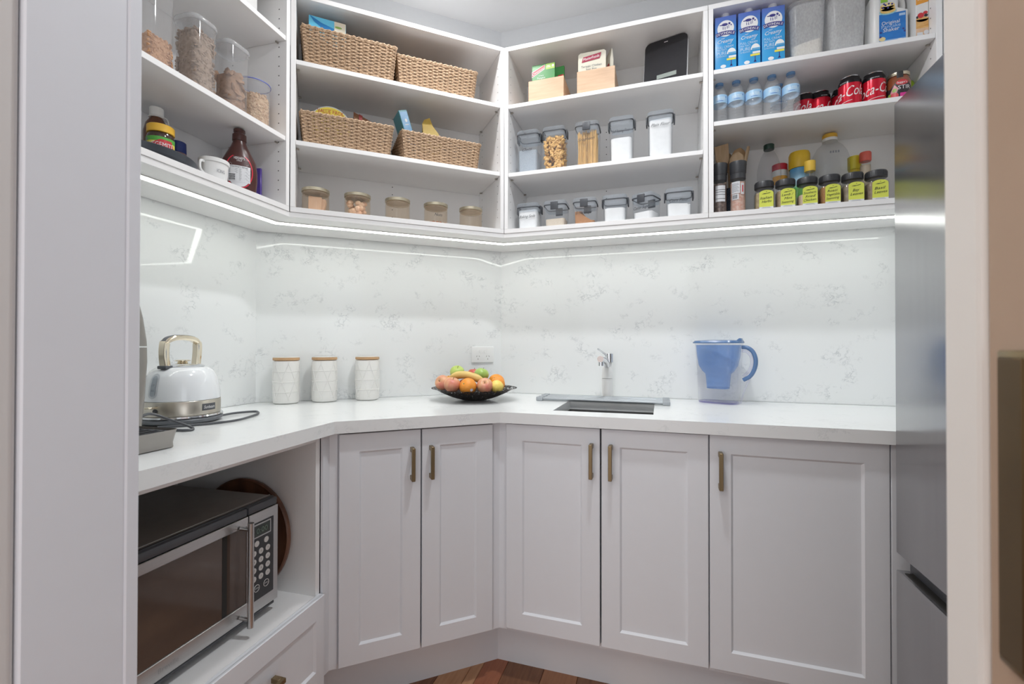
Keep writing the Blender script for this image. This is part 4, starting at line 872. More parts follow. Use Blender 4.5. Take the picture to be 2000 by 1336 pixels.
t = thing('soup_packet', 'second green soup packet, set further back in the left bamboo box', 'packet', 'CU', .186, .110, SC2 + .0075, -4); obj('pack', box(B(), -.038, .038, -.006, .006, 0, .172, .0015, 1), MATS['soup_green'], t); decal(t, 'red_panel', PR, [rc(.012, .036, .118, .136)], -.0065)
PCREAM = mat('pouch_cream', (.74, .71, .60), .3, col2=(.66, .63, .52), scale=14, bump=.35)
def pouch(w, h, th=.006): return loft(B(), [[(-w / 2, -.001, 0), (w / 2, -.001, 0), (w / 2, .001, 0), (-w / 2, .001, 0)], [(-w / 2, -th, h * .15), (w / 2, -th, h * .15), (w / 2, th, h * .15), (-w / 2, th, h * .15)], [(-w / 2, -th, h * .75), (w / 2, -th, h * .75), (w / 2, th, h * .75), (-w / 2, th, h * .75)], [(-w / 2, -.001, h * .965), (w / 2, -.001, h * .965), (w / 2, .001, h * .965), (-w / 2, .001, h * .965)], [(-w / 2 + .008, -.001, h), (w / 2 - .008, -.001, h), (w / 2 - .008, .001, h), (-w / 2 + .008, .001, h)]])
t = thing('sauce_pouch', 'flat cream sauce pouch lettered Teriyaki Chicken in the right bamboo box', 'pouch', 'CU', .343, .064, SC2 + .0075)
obj('pouch', pouch(.108, .182), PCREAM, t); decal(t, 'brand_panel', mat('print_maroon', (.34, .02, .06), .4), [[(-.040, .140), (.030, .147), (.037, .170), (-.034, .161)]], -.0062); lettering(t, [('MasterFoods', -.002, .150, .0105, .062, .11)], PWHITE, -.0066)
lettering(t, [('Teriyaki Chicken', -.002, .119, .0085, .080), ('Stir Fry', -.002, .106, .0085, .042)], mat('print_grey', (.18, .19, .20), .5), -.0070)
t = thing('sauce_pouch', 'cream sauce pouch turned edge-on beside the lettered pouch in the right bamboo box', 'pouch', 'CU', .398, .118, SC2 + .0075, -66); obj('pouch', pouch(.105, .190), PCREAM, t); decal(t, 'tomato_print', mat('tomato_print', (.55, .06, .04), .4), [ell(.02, .125, .02, .014)], -.0064)
t = thing('kitchen_scale', 'black glass kitchen scale leaning upright at the right of the shelf over the sink', 'scale', 'CU', .6130, .075, SC2 + .003, -13)
def slab(w, h, th, r, tilt): # rounded slab standing, leaning back
    pts = [(x, z) for x, z, _ in rrect(w, h, r, 0, 6)]; bm = B(); a = ring(bm, [(x, 0, z + h / 2) for x, z in pts]); b = ring(bm, [(x, th, z + h / 2) for x, z in pts]); bridge(bm, a, b); bm.faces.new(a); bm.faces.new(list(reversed(b))); bmesh.ops.rotate(bm, cent=(0, 0, 0), matrix=Matrix.Rotation(R(-tilt), 3, 'X'), verts=bm.verts); return bm
TL = 9
obj('glass_top', slab(.158, .212, .004, .022, TL), mat('scale_glass', (.028, .028, .032), .16, var=.1), t); bm = slab(.163, .214, .010, .024, TL); bmesh.ops.translate(bm, verts=bm.verts, vec=(0, .0045, 0)); obj('body', bm, mat('scale_silver', (.52, .52, .53), .35, .7), t)
tl = lambda x, z, y: (x, y * math.cos(R(TL)) + z * math.sin(R(TL)), z * math.cos(R(TL)) - y * math.sin(R(TL)))
decal(t, 'display', mat('lcd', (.30, .34, .31), .3), [rc(-.030, .042, .046, .063)], -.0006, f=tl); decal(t, 'printed_mark', PWHITE, [rc(-.007, .007, .196, .1985)], -.0006, f=tl); decal(t, 'printed_mark', PWHITE, [rc(-.005, .017, .0365, .0385)], -.0006, f=tl)
# ================================================================== RIGHT UNIT, TOP SHELF: milk cartons, tall bins, shaker, box
MILK = gradz('milk_blue', (.045, .36, .72), (.10, .16, .50), .03, .195, .3, [(.45, (.04, .34, .72)), (.7, (.07, .24, .60))])
NAVY = mat('print_navy', (.055, .05, .24), .4)
def milk(lab, u):
    t = thing('milk_carton', lab, 'carton', 'CU', u, .024, SD2, 0, 'blue milk cartons on the top shelf'); w, d, h = .0695, .066, .196
    bm = B(); a = [(-w / 2, 0, .0006), (w / 2, 0, .0006), (w / 2, d, .0006), (-w / 2, d, .0006)]; b = [(-w / 2, 0, h), (w / 2, 0, h), (w / 2, d, h + .020), (-w / 2, d, h + .020)]; loft(bm, [a, b])
    bmesh.ops.bevel(bm, geom=bm.edges[:], offset=.0015, segments=2, affect='EDGES', profile=.5); obj('pack', bm, MILK, t, 30)
    bm = B(); lathe(bm, [(.0155, -.002), (.0155, .002), (.0135, .003), (.0135, .017), (.012, .019)], 26); bmesh.ops.transform(bm, matrix=Matrix.Translation((.002, .028, h + .0095)) @ Matrix.Rotation(R(17), 4, 'X'), verts=bm.verts); obj('cap', bm, WPLAS, t)
    decal(t, 'logo_disc', PWHITE, [ell(.0, .152, .0270, .0290, 28)], -.0004)
    cow = [ell(-.003, .166, .010, .005), ell(.012, .168, .0035, .004), rc(-.0095, -.0075, .149, .159), rc(-.003, -.001, .148, .158), rc(.004, .006, .150, .160), rc(.009, .0105, .151, .163), ell(-.015, .165, .005, .0015), ell(.0175, .162, .002, .003)]
    decal(t, 'logo_cow', NAVY, cow, -.0008)
    bn = lambda r0, r1: ringpoly(-.0005, .055, r0, r1, 112, 68, 14)
    decal(t, 'logo_banner', NAVY, [bn(.0745, .0885)], -.0010)
    V, F = [], []
    for i, chx in enumerate('DEVONDALE'):
        a = R(109 - 38 * i / 8); v, f = text_mesh(chx); k = .0082 / .7; xs_ = [q[0] for q in v]; mid = (max(xs_) + min(xs_)) / 2; b0 = len(V)
        for q in v:
            lx, lz = (q[0] - mid) * k * .88, q[1] * k; V.append((-.0005 + (.0772 + lz) * math.cos(a) + lx * math.sin(a), -.0014, .055 + (.0772 + lz) * math.sin(a) - lx * math.cos(a)))
        F += [tuple(b0 + j for j in q) for q in f]
    obj('lettering', (V, [], F), PWHITE, t, None)
    lettering(t, [('our', -.008, .1155, .0055, None), ('Creamy', .0, .1020, .0125, .052), ('one', .012, .0945, .0055, None)], PWHITE, -.0005, shear=.35, tilt=.05)
    lettering(t, [('FULL CREAM', -.002, .0830, .0080, .053), ("MILK THAT'S", -.012, .0740, .0065, .032), ('PURE', -.0125, .0600, .0115, .031), ('& DELICIOUS', -.0125, .0525, .0050, .030)], mat('print_paleblue', (.62, .76, .88), .45), -.0005)
    decal(t, 'printed_bowl', PWHITE, [arch(.004, .0335, .060, .080, .020), rc(.010, .0335, .046, .053), ell(-.008, .0185, .0090, .0062)], -.0005); decal(t, 'printed_bowl_shade', mat('print_midblue', (.10, .42, .72), .4), [rc(.008, .0335, .0605, .0650)], -.0009)
    decal(t, 'yellow_tag', mat('tag_yellow', (.85, .76, .10), .4), [rc(.003, .0325, .0375, .0445)], -.0009); decal(t, 'printed_stand', NAVY, [rc(.0165, .0190, .018, .0370), [(.0125, .016), (.0230, .016), (.0180, .024)]], -.0006)
    return t
for u, lab in ((.8190, 'leftmost of three blue milk cartons with white caps'), (.8945, 'middle of three blue milk cartons with white caps'), (.9690, 'rightmost of three blue milk cartons, next to the rice bin')): milk(lab, u)
RICE = mat('rice', (.76, .71, .63), .85, col2=(.66, .60, .50), scale=420, bump=.6, detail=1)
def bin_(lab, u, v, rice):
    t = thing('dry_food_bin', lab, 'container', 'CU', u, v, SD2, 0, 'tall milky plastic bins'); w0, d0 = .090, .125
    obj('body', loft(B(), [rrect(w0, d0, .020, .001, 5), rrect(w0 + .004, d0 + .004, .022, .005, 5), rrect(w0 + .020, d0 + .016, .026, .205, 5)], True, False), MILKY, t)
    obj('lid', loft(B(), [rrect(w0 + .022, d0 + .018, .027, .2052, 5), rrect(w0 + .024, d0 + .020, .028, .2110, 5), rrect(w0 + .016, d0 + .012, .025, .2125, 5)]), MILKY, t)
    if rice:
        bm = B(); r0 = rrect(w0 - .004, d0 - .004, .018, .006, 5); r1 = [(x, y, .070 + .20 * x) for x, y, _ in rrect(w0 + .002, d0 + .002, .02, 0, 5)]; loft(bm, [r0, r1]); obj('rice', bm, RICE, t, 30)
    return t
bin_('tall milky plastic bin with pale rice in its base', 1.0790, .115, True); bin_('empty tall milky plastic bin beside the pancake shaker', 1.1960, .115, False)
# pancake shaker bottle
t = thing('shaker_bottle', 'white pancake shaker bottle with a blue label and a side handle', 'bottle', 'CU', 1.3160, .092, SD2); WB = mat('bottle_white', (.82, .815, .80), .35, var=.01, sss=.1)
bm = loft(B(), [rrect(.098, .066, .016, .001, 5), rrect(.104, .072, .018, .006, 5), rrect(.104, .072, .018, .124, 5), rrect(.078, .072, .018, .136, 5, -.013), rrect(.078, .072, .018, .184, 5, -.013), rrect(.046, .046, .02, .192, 5, -.013)]); obj('body', bm, WB, t)
obj('handle', tube(B(), spline([(.040, 0, .118), (.0445, 0, .138), (.0445, 0, .165), (.036, 0, .181), (.016, 0, .184)], 5), .0085, 10), WB, t); bm = B(); cyl(bm, .022, .1905, .209, 26, -.016, 0); obj('cap', bm, mat('cap_green', (.16, .46, .07), .4), t)
decal(t, 'label', mat('label_blue', (.02, .16, .52), .35, col2=(.03, .22, .62), scale=25), [rc(-.032, .040, .010, .118)], -.0366); decal(t, 'label_foot', mat('label_lightblue', (.28, .46, .74), .4), [rc(-.032, .040, .010, .032)], -.0369); decal(t, 'label_panel', PWHITE, [rc(-.028, .000, .013, .023), ell(.024, .0225, .0135, .0075)], -.0372); decal(t, 'label_mark', INK, [[(-.0255, .0145), (-.019, .0145), (-.0222, .0215)]], -.0375)
decal(t, 'label_top', PAPER, [rc(-.032, .016, .118, .176)], -.0366); decal(t, 'printed_plate', mat('plate_aqua', (.30, .62, .70), .4), [ell(-.008, .124, .024, .010)], -.0370)
decal(t, 'printed_pancake', mat('pancake', (.72, .44, .12), .5, col2=(.84, .64, .26), scale=60), [ell(-.008, .127, .0215, .009), ell(-.009, .135, .021, .009), ell(-.009, .143, .020, .0085)], -.0374); decal(t, 'printed_butter', mat('pancake_top', (.86, .70, .34), .5), [ell(-.009, .147, .018, .0065)], -.0377)
pd_ = decal(t, 'print_dots', NAVY, [ell(x, z, .003, .003, 10) for x, z in ((-.022, .138), (-.015, .146), (-.006, .149), (.003, .147), (-.008, .136), (-.019, .150), (-.028, .058), (.033, .060), (.0365, .052), (-.029, .043))], -.0380); pd_['kind'] = 'stuff'; decal(t, 'green_panel', mat('label_green', (.28, .55, .06), .4), [rc(-.028, -.009, .156, .173)], -.0374); decal(t, 'printed_biscuit', MATS['pancake_top'], [ell(-.024, .036, .009, .007)], -.0375)
lettering(t, [('Original', -.001, .082, .0115, .049), ('Shaker', .0005, .0585, .0125, .044)], PWHITE, -.0374, tilt=.03); lettering(t, [('Pancake', .0, .0705, .0110, .052)], mat('print_skyblue', (.45, .62, .85), .4), -.0374, tilt=.03)
decal(t, 'printed_weight', MATS['print_skyblue'], [rc(.022, .0385, .104, .112)], -.0372)
# pancake mix box, cut off by the unit's side
t = thing('pancake_mix_box', 'pancake mix box with an orange top and a photo of berries on pancakes', 'box', 'CU', 1.3925, .040, SD2); obj('box', box(B(), -.0165, .0165, 0, .10, .001, .200, .001, 1), WPLAS, t)
decal(t, 'printed_band', mat('print_orange', (.82, .36, .05), .4), [[(-.0163, .118), (.0163, .124), (.0163, .190), (-.0163, .190)]], -.0004); decal(t, 'printed_photo', mat('photo_tan', (.78, .56, .40), .4, col2=(.70, .45, .26), scale=50), [rc(-.0163, .0163, .012, .075)], -.0004)
decal(t, 'printed_pancakes', mat('photo_pancake', (.66, .32, .09), .45, col2=(.80, .52, .20), scale=35, stretch=(1, 1, 5)), [rc(-.0163, .0163, .042, .070), ell(0, .070, .0163, .008)], -.0007); decal(t, 'printed_strawberry', PR, [ell(-.004, .083, .0085, .0085), ell(.008, .090, .006, .005)], -.0010); decal(t, 'printed_blackberry', INK, [ell(.0095, .081, .005, .0045), ell(-.0135, .078, .003, .004)], -.0012); decal(t, 'printed_table', PAPER, [rc(-.014, .001, .010, .029), ell(.010, .027, .007, .007)], -.0013)
lettering(t, [('SHAKE', 0, .131, .0065, .026), ('PANCAKE', 0, .141, .0065, .028)], PWHITE, -.0008)
# ================================================================== RIGHT UNIT, MIDDLE SHELF
BLUEC = mat('cap_blue', (.16, .32, .56), .4); LABB = mat('water_label', (.36, .60, .84), .4, col2=(.50, .72, .90), scale=30)
WATERP = clear('water_bottle_plastic', (.955, .96, .965), .15, (1.0, 1.0, 1.0), .03, 1.5)
wb0 = None
def wbottle(lab, u, v):
    global wb0
    if wb0 is not None: return dup(wb0, 'CU', u, v, SD1, random.uniform(-8, 8), lab)
    t = thing('water_bottle', lab, 'bottle', 'CU', u, v, SD1, 0, 'small water bottles with blue caps'); pr_ = [(.018, .001), (.025, .003), (.0275, .009)]
    for k in range(7): pr_ += [(.0265, .012 + k * .0105), (.0285, .0165 + k * .0105), (.0283, .0195 + k * .0105)]
    pr_ += [(.0265, .087), (.0272, .089), (.0272, .1165), (.0268, .119), (.0255, .130), (.0205, .144), (.0150, .153), (.0118, .157), (.0118, .163)]
    obj('bottle', lathe(B(), pr_, 28, c1=False), WATERP, t); obj('label', lathe(B(), [(.0276, .0875), (.0278, .088), (.0278, .1165), (.0276, .1170)], 32, c0=False, c1=False), LABB, t)
    lettering(t, [('WATER', 0, .097, .0105, .034)], mat('print_whiteblue', (.80, .86, .92), .4), -.0003, bend=.0278); decal(t, 'printed_wave', mat('print_deepblue', (.12, .26, .62), .4), [ell(.0, .0935, .012, .0012), rc(.019, .023, .106, .110)], -.0003, bend=.0278)
    obj('neck_ring', lathe(B(), [(.0128, .1565), (.0128, .1590)], 24), BLUEC, t); obj('cap', lathe(B(), [(.0136, .1595), (.0139, .162), (.0136, .1725), (.0125, .1740)], 28), BLUEC, t); wb0 = t; return t
for u, lab in ((.8040, 'first of the row of blue-capped water bottles, next to the upright panel'), (.8600, 'second of the row of blue-capped water bottles from the upright panel'), (.9170, 'third of the row of blue-capped water bottles, the middle one of the front five'), (.9745, 'fourth of the row of blue-capped water bottles, second from the cola cans'), (1.0335, 'last of the front row of blue-capped water bottles, next to the cola cans')): wbottle(lab, u, .078)
wbottle('blue-capped water bottle standing behind the last two front ones', 1.012, .150)
CRED = mat('cola_red', (.66, .012, .035), .22, .35, var=.05); CBLK = mat('cola_black', (.012, .010, .012), .25, .3)
def cola(lab, u, v, rot, s=1.0):
    t = thing('cola_can', lab, 'can', 'CU', u, v, SD1, rot, 'red cola cans')
    obj('body', lathe(B(), [(.024, .001), (.027, .003), (.0325, .011), (.033, .014), (.033, .0905)], 40, c1=False), CRED, t); obj('collar', lathe(B(), [(.033, .0906), (.033, .0965), (.0318, .103), (.0275, .1125), (.0272, .114)], 40, c0=False, c1=False), CBLK, t)
    obj('rim', lathe(B(), [(.0272, .1142), (.0280, .1155), (.0275, .1175), (.0258, .1175), (.0250, .1140), (.010, .1138)], 36), mat('can_rim', (.70, .70, .72), .2, 1.0), t)
    lettering(t, [('Coca-Cola', 0, .042, .034, .132)], mat('cola_white', (.82, .78, .78), .35), -.0004, bend=.0331, shear=.30, tilt=.14); lettering(t, [('NO SUGAR', 0, .0935, .0036, .020)], MATS['cola_white'], -.0004, bend=.0331)
    bm = B(); tube(bm, [(.0333 * math.sin(a), -.0333 * math.cos(a), .028 + .30 * .033 * a * .5) for a in [-1.2 + .2 * k for k in range(11)]], .0010, 5); obj('script_tail', bm, MATS['cola_white'], t)
cola('front red cola can, right beside the sauce jar', 1.2775, .082, -10); cola('front red cola can, to the left of the one beside the sauce jar', 1.2100, .082, -53)
cola('rear red cola can, mostly hidden behind the last front water bottle', 1.0930, .156, -85); cola('rear red cola can between the water bottles and the front cans', 1.1425, .156, 10); cola('rear red cola can showing just beside the front left can', 1.2105, .156, -75)
t = thing('sauce_jar', 'glass jar of brown stir fry sauce with a gold lid, next to the cola cans', 'jar', 'CU', 1.3450, .082, SD1, -20)
obj('glass', lathe(B(), [(.028, .001), (.0325, .005), (.0330, .030), (.0330, .078), (.029, .090), (.0272, .0935)], 36), mat('sauce_brown', (.30, .09, .035), .12, var=.2, scale=12, coat=.6), t); obj('lid', lathe(B(), [(.0298, .0938), (.0305, .0950), (.0305, .1035), (.0285, .1050)], 36), GOLDL, t)
decal(t, 'label', mat('label_black', (.03, .022, .025), .4), [[(-.040, .006), (.046, .006), (.046, .052), (.026, .070), (-.006, .070), (-.022, .052), (-.040, .056)]], -.0004, bend=.0331); decal(t, 'logo_oval', PR, [ell(.010, .0665, .0165, .0085, 22)], -.0008, bend=.0331); lettering(t, [("leggo's", .010, .0632, .0068, .025)], PWHITE, -.0012, bend=.0331); lettering(t, [('STIR', .016, .0445, .0125, .034)], PWHITE, -.0008, bend=.0331)
decal(t, 'printed_pink', mat('print_pink', (.72, .32, .36), .4), [[(-.026, .030), (-.010, .062), (.000, .048), (-.006, .030)]], -.0009, bend=.0331); decal(t, 'printed_tomato', PR, [ell(-.012, .025, .0125, .0115)], -.0012, bend=.0331); decal(t, 'printed_basil', mat('print_leaf', (.30, .48, .08), .4), [ell(-.010, .044, .006, .006), ell(-.024, .032, .005, .005)], -.0014, bend=.0331); decal(t, 'printed_magenta', mat('print_magenta', (.66, .04, .28), .4), [rc(.004, .036, .018, .032)], -.0010, bend=.0331); decal(t, 'seal_tab', mat('tab_black', (.03, .03, .03), .4), [rc(-.004, .012, .083, .104)], -.0013, bend=.0302)
t = thing('lime_tub', 'bright lime green topped tub at the far right of the can shelf', 'tub', 'CU', 1.3895, .140, SD1); obj('tub', lathe(B(), [(.020, .001), (.0225, .004), (.0225, .070)], 26), WPLAS, t); obj('lid', lathe(B(), [(.0235, .0705), (.0235, .092), (.021, .101), (.012, .105)], 28), mat('lime_lid', (.36, .56, .03), .35), t)
# ================================================================== RIGHT UNIT, BOTTOM SHELF
PEPP = mat('peppercorns', (.085, .055, .048), .6, col2=(.22, .15, .13), scale=130, bump=.8, detail=1); PINK = mat('pink_salt', (.72, .36, .28), .55, col2=(.82, .60, .52), scale=120, bump=.8, detail=2)
def grinder(lab, u, v, fillm, r=.0235):
    t = thing('grinder', lab, 'grinder', 'CU', u, v, ZL, 0, 'black-capped grinders')
    obj('glass', lathe(B(), [(r * .93, .001), (r, .004), (r, .120), (r * .95, .128)], 30, c1=False), GLASSC, t); obj('spice', lathe(B(), [(r * .86, .003), (r * .93, .006), (r * .93, .116)], 26), fillm, t)
    obj('cap', lathe(B(), [(r * 1.0, .1285), (r * 1.0, .146), (r * .98, .1465), (r * 1.05, .150), (r * 1.12, .188), (r * 1.10, .190), (r * .5, .1905)], 32), mat('grinder_black', (.045, .047, .052), .42), t); return t
t = grinder('black-capped pepper grinder with a white striped label, next to the upright panel', .8040, .072, PEPP); decal(t, 'label', PAPER, [rc(-.017, .017, .050, .108)], -.0005, bend=.0236); decal(t, 'label_lines', INK, [rc(-.017, .017, z, z + .0014) for z in (.060, .075, .084, .092)], -.0009, bend=.0236)
t = grinder('black-capped grinder full of pink salt, with white labels', .8640, .072, PINK, .0255); decal(t, 'label', PAPER, [rc(-.026, .003, .074, .116), rc(-.024, -.001, .052, .072), rc(.006, .018, .070, .110)], -.0005, bend=.0256); decal(t, 'barcode', INK, [rc(-.022 + k * .0026, -.022 + k * .0026 + (.0016 if k % 2 else .0009), .055, .069) for k in range(7)], -.0009, bend=.0256); decal(t, 'label_lines', INKG, [rc(-.024, .001 - (k % 3) * .003, .080 + k * .004, .0812 + k * .004) for k in range(8)], -.0009, bend=.0256); decal(t, 'label_mark', PR, [rc(.010, .014, .078, .102)], -.0009, bend=.0256)
# utensil holder and wooden utensils
HX, HV = .854, .165
t = thing('utensil_holder', 'dark ribbed utensil holder behind the two grinders', 'holder', 'CU', HX, HV, ZL)
obj('cup', lathe(B(), [(.040, .001), (.042, .004), (.042, .120), (.039, .120), (.039, .006)], 32), mat('holder_dark', (.03, .035, .05), .4), t)
bm = B()
for k in range(15): tube(bm, [(.0425 * math.cos(a_), .0425 * math.sin(a_), .008 + .007 * k + .012 * math.sin(a_ * 3)) for a_ in [2 * pi * i / 36 for i in range(37)]], .0016, 5)
obj('ribs', bm, mat('holder_rib', (.12, .17, .24), .35, .4), t)
def utensil(lab, cat, pts, head, m=WOODL, name='wooden_spoon'):
    a, b = Vector(pts[0]), Vector(pts[1]); d = (b - a).normalized(); o = obj(name, tube(B(), [a, a + (b - a) * .5, b], .0048, 10, [.0045, .0050, .0062]), m, None, 50); tag(o, lab, cat, 'wooden utensils in the holder'); x, y = P('CU', HX, HV); o.location = (x, y, ZL + .006)
    hd = B(); k = head
    if k[0] == 'spoon':
        prof_ = [(0, .008), (.014, .017), (.030, .024), (.048, .025), (.064, .019), (.072, .007)]
        secs_ = [[(w_ * math.cos(q), .004 * (1 if len(k) < 3 else .7) * math.sin(q) - .0035 * math.cos(q) ** 2, z_) for q in [2 * pi * i / 14 for i in range(14)]] for z_, w_ in prof_]; loft(hd, secs_)
    else:
        secs_ = [[(x_, -.003, z_), (x2_, -.003, z2_), (x2_, .003, z2_), (x_, .003, z_)] for x_, x2_, z_, z2_ in ((-.010, .010, 0, 0), (-.026, .026, .030, .030), (-.026, .028, .080, .092))]; loft(hd, secs_)
    yaw_ = k[1]; mx = Matrix.Translation(b - d * .006) @ d.to_track_quat('Z', 'Y').to_matrix().to_4x4() @ Matrix.Rotation(R(yaw_), 4, 'Z'); bmesh.ops.transform(hd, matrix=mx, verts=hd.verts); obj('head', hd, m, o, 50)
utensil('flat wooden spatula head above the pepper grinder', 'spatula', ((-.012, -.012, 0), (-.030, -.016, .205)), ('flat', 100), name='wooden_spatula')
utensil('wooden spoon leaning rightmost in the utensil holder', 'spoon', ((.004, -.020, 0), (.046, -.014, .205)), ('spoon', 160)); utensil('rounded wooden spoon in the middle of the utensil holder, showing a dark hole', 'spoon', ((-.006, .012, 0), (.024, .012, .212)), ('spoon', 95), mat('spoon_wood', (.50, .32, .17), .55))
utensil('dark wooden spoon seen edge-on between the spatula and the round spoon', 'spoon', ((.0, .020, 0), (-.002, .026, .200)), ('spoon', 10), mat('dark_wood', (.36, .24, .14), .55)); utensil('pale wooden spoon low in front of the edge-on dark one', 'spoon', ((-.018, -.004, 0), (.010, -.026, .180)), ('spoon', 125))
# tall bottles behind the spice jars
t = thing('oil_bottle', 'empty clear ribbed bottle with a dark green cap behind the spice jars', 'bottle', 'CU', .9880, .195, ZL); pr_ = [(.030, .001), (.039, .005)]
for k in range(6): pr_ += [(.0385, .030 + k * .025), (.0405, .040 + k * .025)]
pr_ += [(.0400, .190), (.036, .215), (.028, .240), (.018, .262), (.0145, .270), (.0145, .276)]
obj('bottle', lathe(B(), pr_, 32, c1=False), PETC, t); obj('cap', lathe(B(), [(.0175, .2700), (.0180, .272), (.0180, .2880), (.0165, .2895)], 28), mat('cap_darkgreen', (.012, .045, .030), .35), t)
t = thing('juice_bottle', 'large empty clear bottle with a yellow cap behind the spice jars', 'bottle', 'CU', 1.1850, .195, ZL)
bm = loft(B(), [rrect(.098, .098, .03, .001, 6), rrect(.110, .110, .036, .006, 6), rrect(.112, .112, .038, .06, 6), rrect(.109, .109, .038, .066, 6), rrect(.112, .112, .038, .072, 6), rrect(.112, .112, .038, .135, 6), rrect(.109, .109, .038, .141, 6), rrect(.112, .112, .038, .147, 6), rrect(.112, .112, .044, .205, 6), rrect(.104, .104, .048, .228, 6), rrect(.080, .080, .039, .252, 6), rrect(.050, .050, .0245, .266, 6), rrect(.046, .046, .0225, .272, 6), rrect(.046, .046, .0225, .283, 6)], True, False); obj('bottle', bm, PETC, t)
obj('neck_ring', lathe(B(), [(.0235, .2745), (.0238, .2845), (.0225, .2848)], 30), WPLAS, t); obj('cap', lathe(B(), [(.0235, .2850), (.0238, .2865), (.0230, .2980), (.0215, .2995)], 30), mat('cap_amber', (.78, .46, .05), .4), t); decal(t, 'embossed_mark', INKG, [rc(-.016 + k * .008, -.011 + k * .008, .214, .222) for k in range(4)], -.0545)
t = thing('spice_tub', 'white spice tub with a red cap and orange band, behind the clear ribbed bottle', 'tub', 'CU', 1.0300, .225, ZL); obj('tub', lathe(B(), [(.024, .001), (.0255, .004), (.0250, .195)], 28), WPLAS, t); obj('cap', lathe(B(), [(.0256, .1955), (.0258, .2180), (.024, .2195)], 28), mat('cap_red', (.58, .03, .06), .4), t); decal(t, 'label_band', mat('print_orange2', (.85, .42, .06), .4), [rc(-.034, .034, .140, .172)], -.0004, bend=.0254)
t = thing('drink_powder_tin', 'large tin with a fat yellow lid and blue and green label behind the spice jars', 'tin', 'CU', 1.0880, .195, ZL); obj('tin', lathe(B(), [(.030, .001), (.031, .004), (.031, .185)], 36), gradz('tin_label', (.10, .45, .05), (.10, .38, .70), .03, .185, .35, [(.5, (.14, .52, .08)), (.62, (.45, .66, .75))]), t); obj('lid', lathe(B(), [(.0335, .1855), (.0345, .188), (.0345, .236), (.031, .246), (.020, .250)], 36), mat('lid_yellow', (.80, .52, .03), .4), t)
t = thing('spice_shaker', 'small clear spice shaker with a yellow flip cap, left of the large clear bottle', 'shaker', 'CU', 1.1040, .128, ZL); obj('glass', lathe(B(), [(.0145, .001), (.016, .004), (.0155, .150)], 24, c1=False), GLASSC, t); obj('spice', lathe(B(), [(.0135, .003), (.0140, .09)], 20), mat('herb_spice', (.38, .30, .16), .8), t); obj('cap', lathe(B(), [(.0165, .1505), (.0175, .153), (.0175, .186), (.016, .1875)], 28), mat('cap_yellow', (.84, .55, .07), .4), t)
t = thing('spice_shaker', 'yellow capped spice shaker half hidden behind the red capped one', 'shaker', 'CU', 1.2640, .205, ZL); obj('glass', lathe(B(), [(.017, .001), (.0185, .004), (.018, .165)], 24), mat('mustard_label', (.74, .56, .04), .4), t); obj('cap', lathe(B(), [(.0195, .1655), (.0205, .168), (.0205, .212), (.0185, .2135)], 28), mat('cap_lemon', (.78, .66, .04), .4), t)
t = thing('spice_shaker', 'clear spice shaker with a coral red flip cap behind the jars at the right', 'shaker', 'CU', 1.2830, .165, ZL); obj('glass', lathe(B(), [(.0160, .001), (.0175, .004), (.0155, .178)], 24, c1=False), GLASSC, t); obj('spice', lathe(B(), [(.0145, .003), (.0150, .165)], 20), mat('garlic_spice', (.52, .42, .32), .8), t); obj('cap', lathe(B(), [(.0160, .1785), (.0175, .181), (.0175, .207), (.0155, .211)], 28), mat('cap_coral', (.72, .13, .09), .4), t)
LABY = mat('label_lime', (.66, .70, .11), .5, col2=(.62, .67, .09), scale=20)
jars = [('Italian Herbs', ['Italian', 'Herbs'], (.30, .22, .12), (.52, .42, .25), 90), ('Lamb Mint Seasoning', ['Lamb /', 'Mint', 'Seasoning'], (.34, .24, .14), (.46, .34, .20), 160), ('Southern Fried Chicken', ['Southern', 'Fried', 'Chicken'], (.74, .58, .44), (.68, .52, .38), 220), ('Roast Vegetable Seasoning', ['Roast', 'Vegetable', 'Seasoning'], (.48, .24, .08), (.40, .18, .05), 200), ('Bay Leaves', ['Bay', 'Leaves'], (.30, .24, .18), (.46, .40, .30), 40), ('Basil Leaves', ['Basil', 'Leaves'], (.30, .22, .16), (.40, .31, .24), 110)]
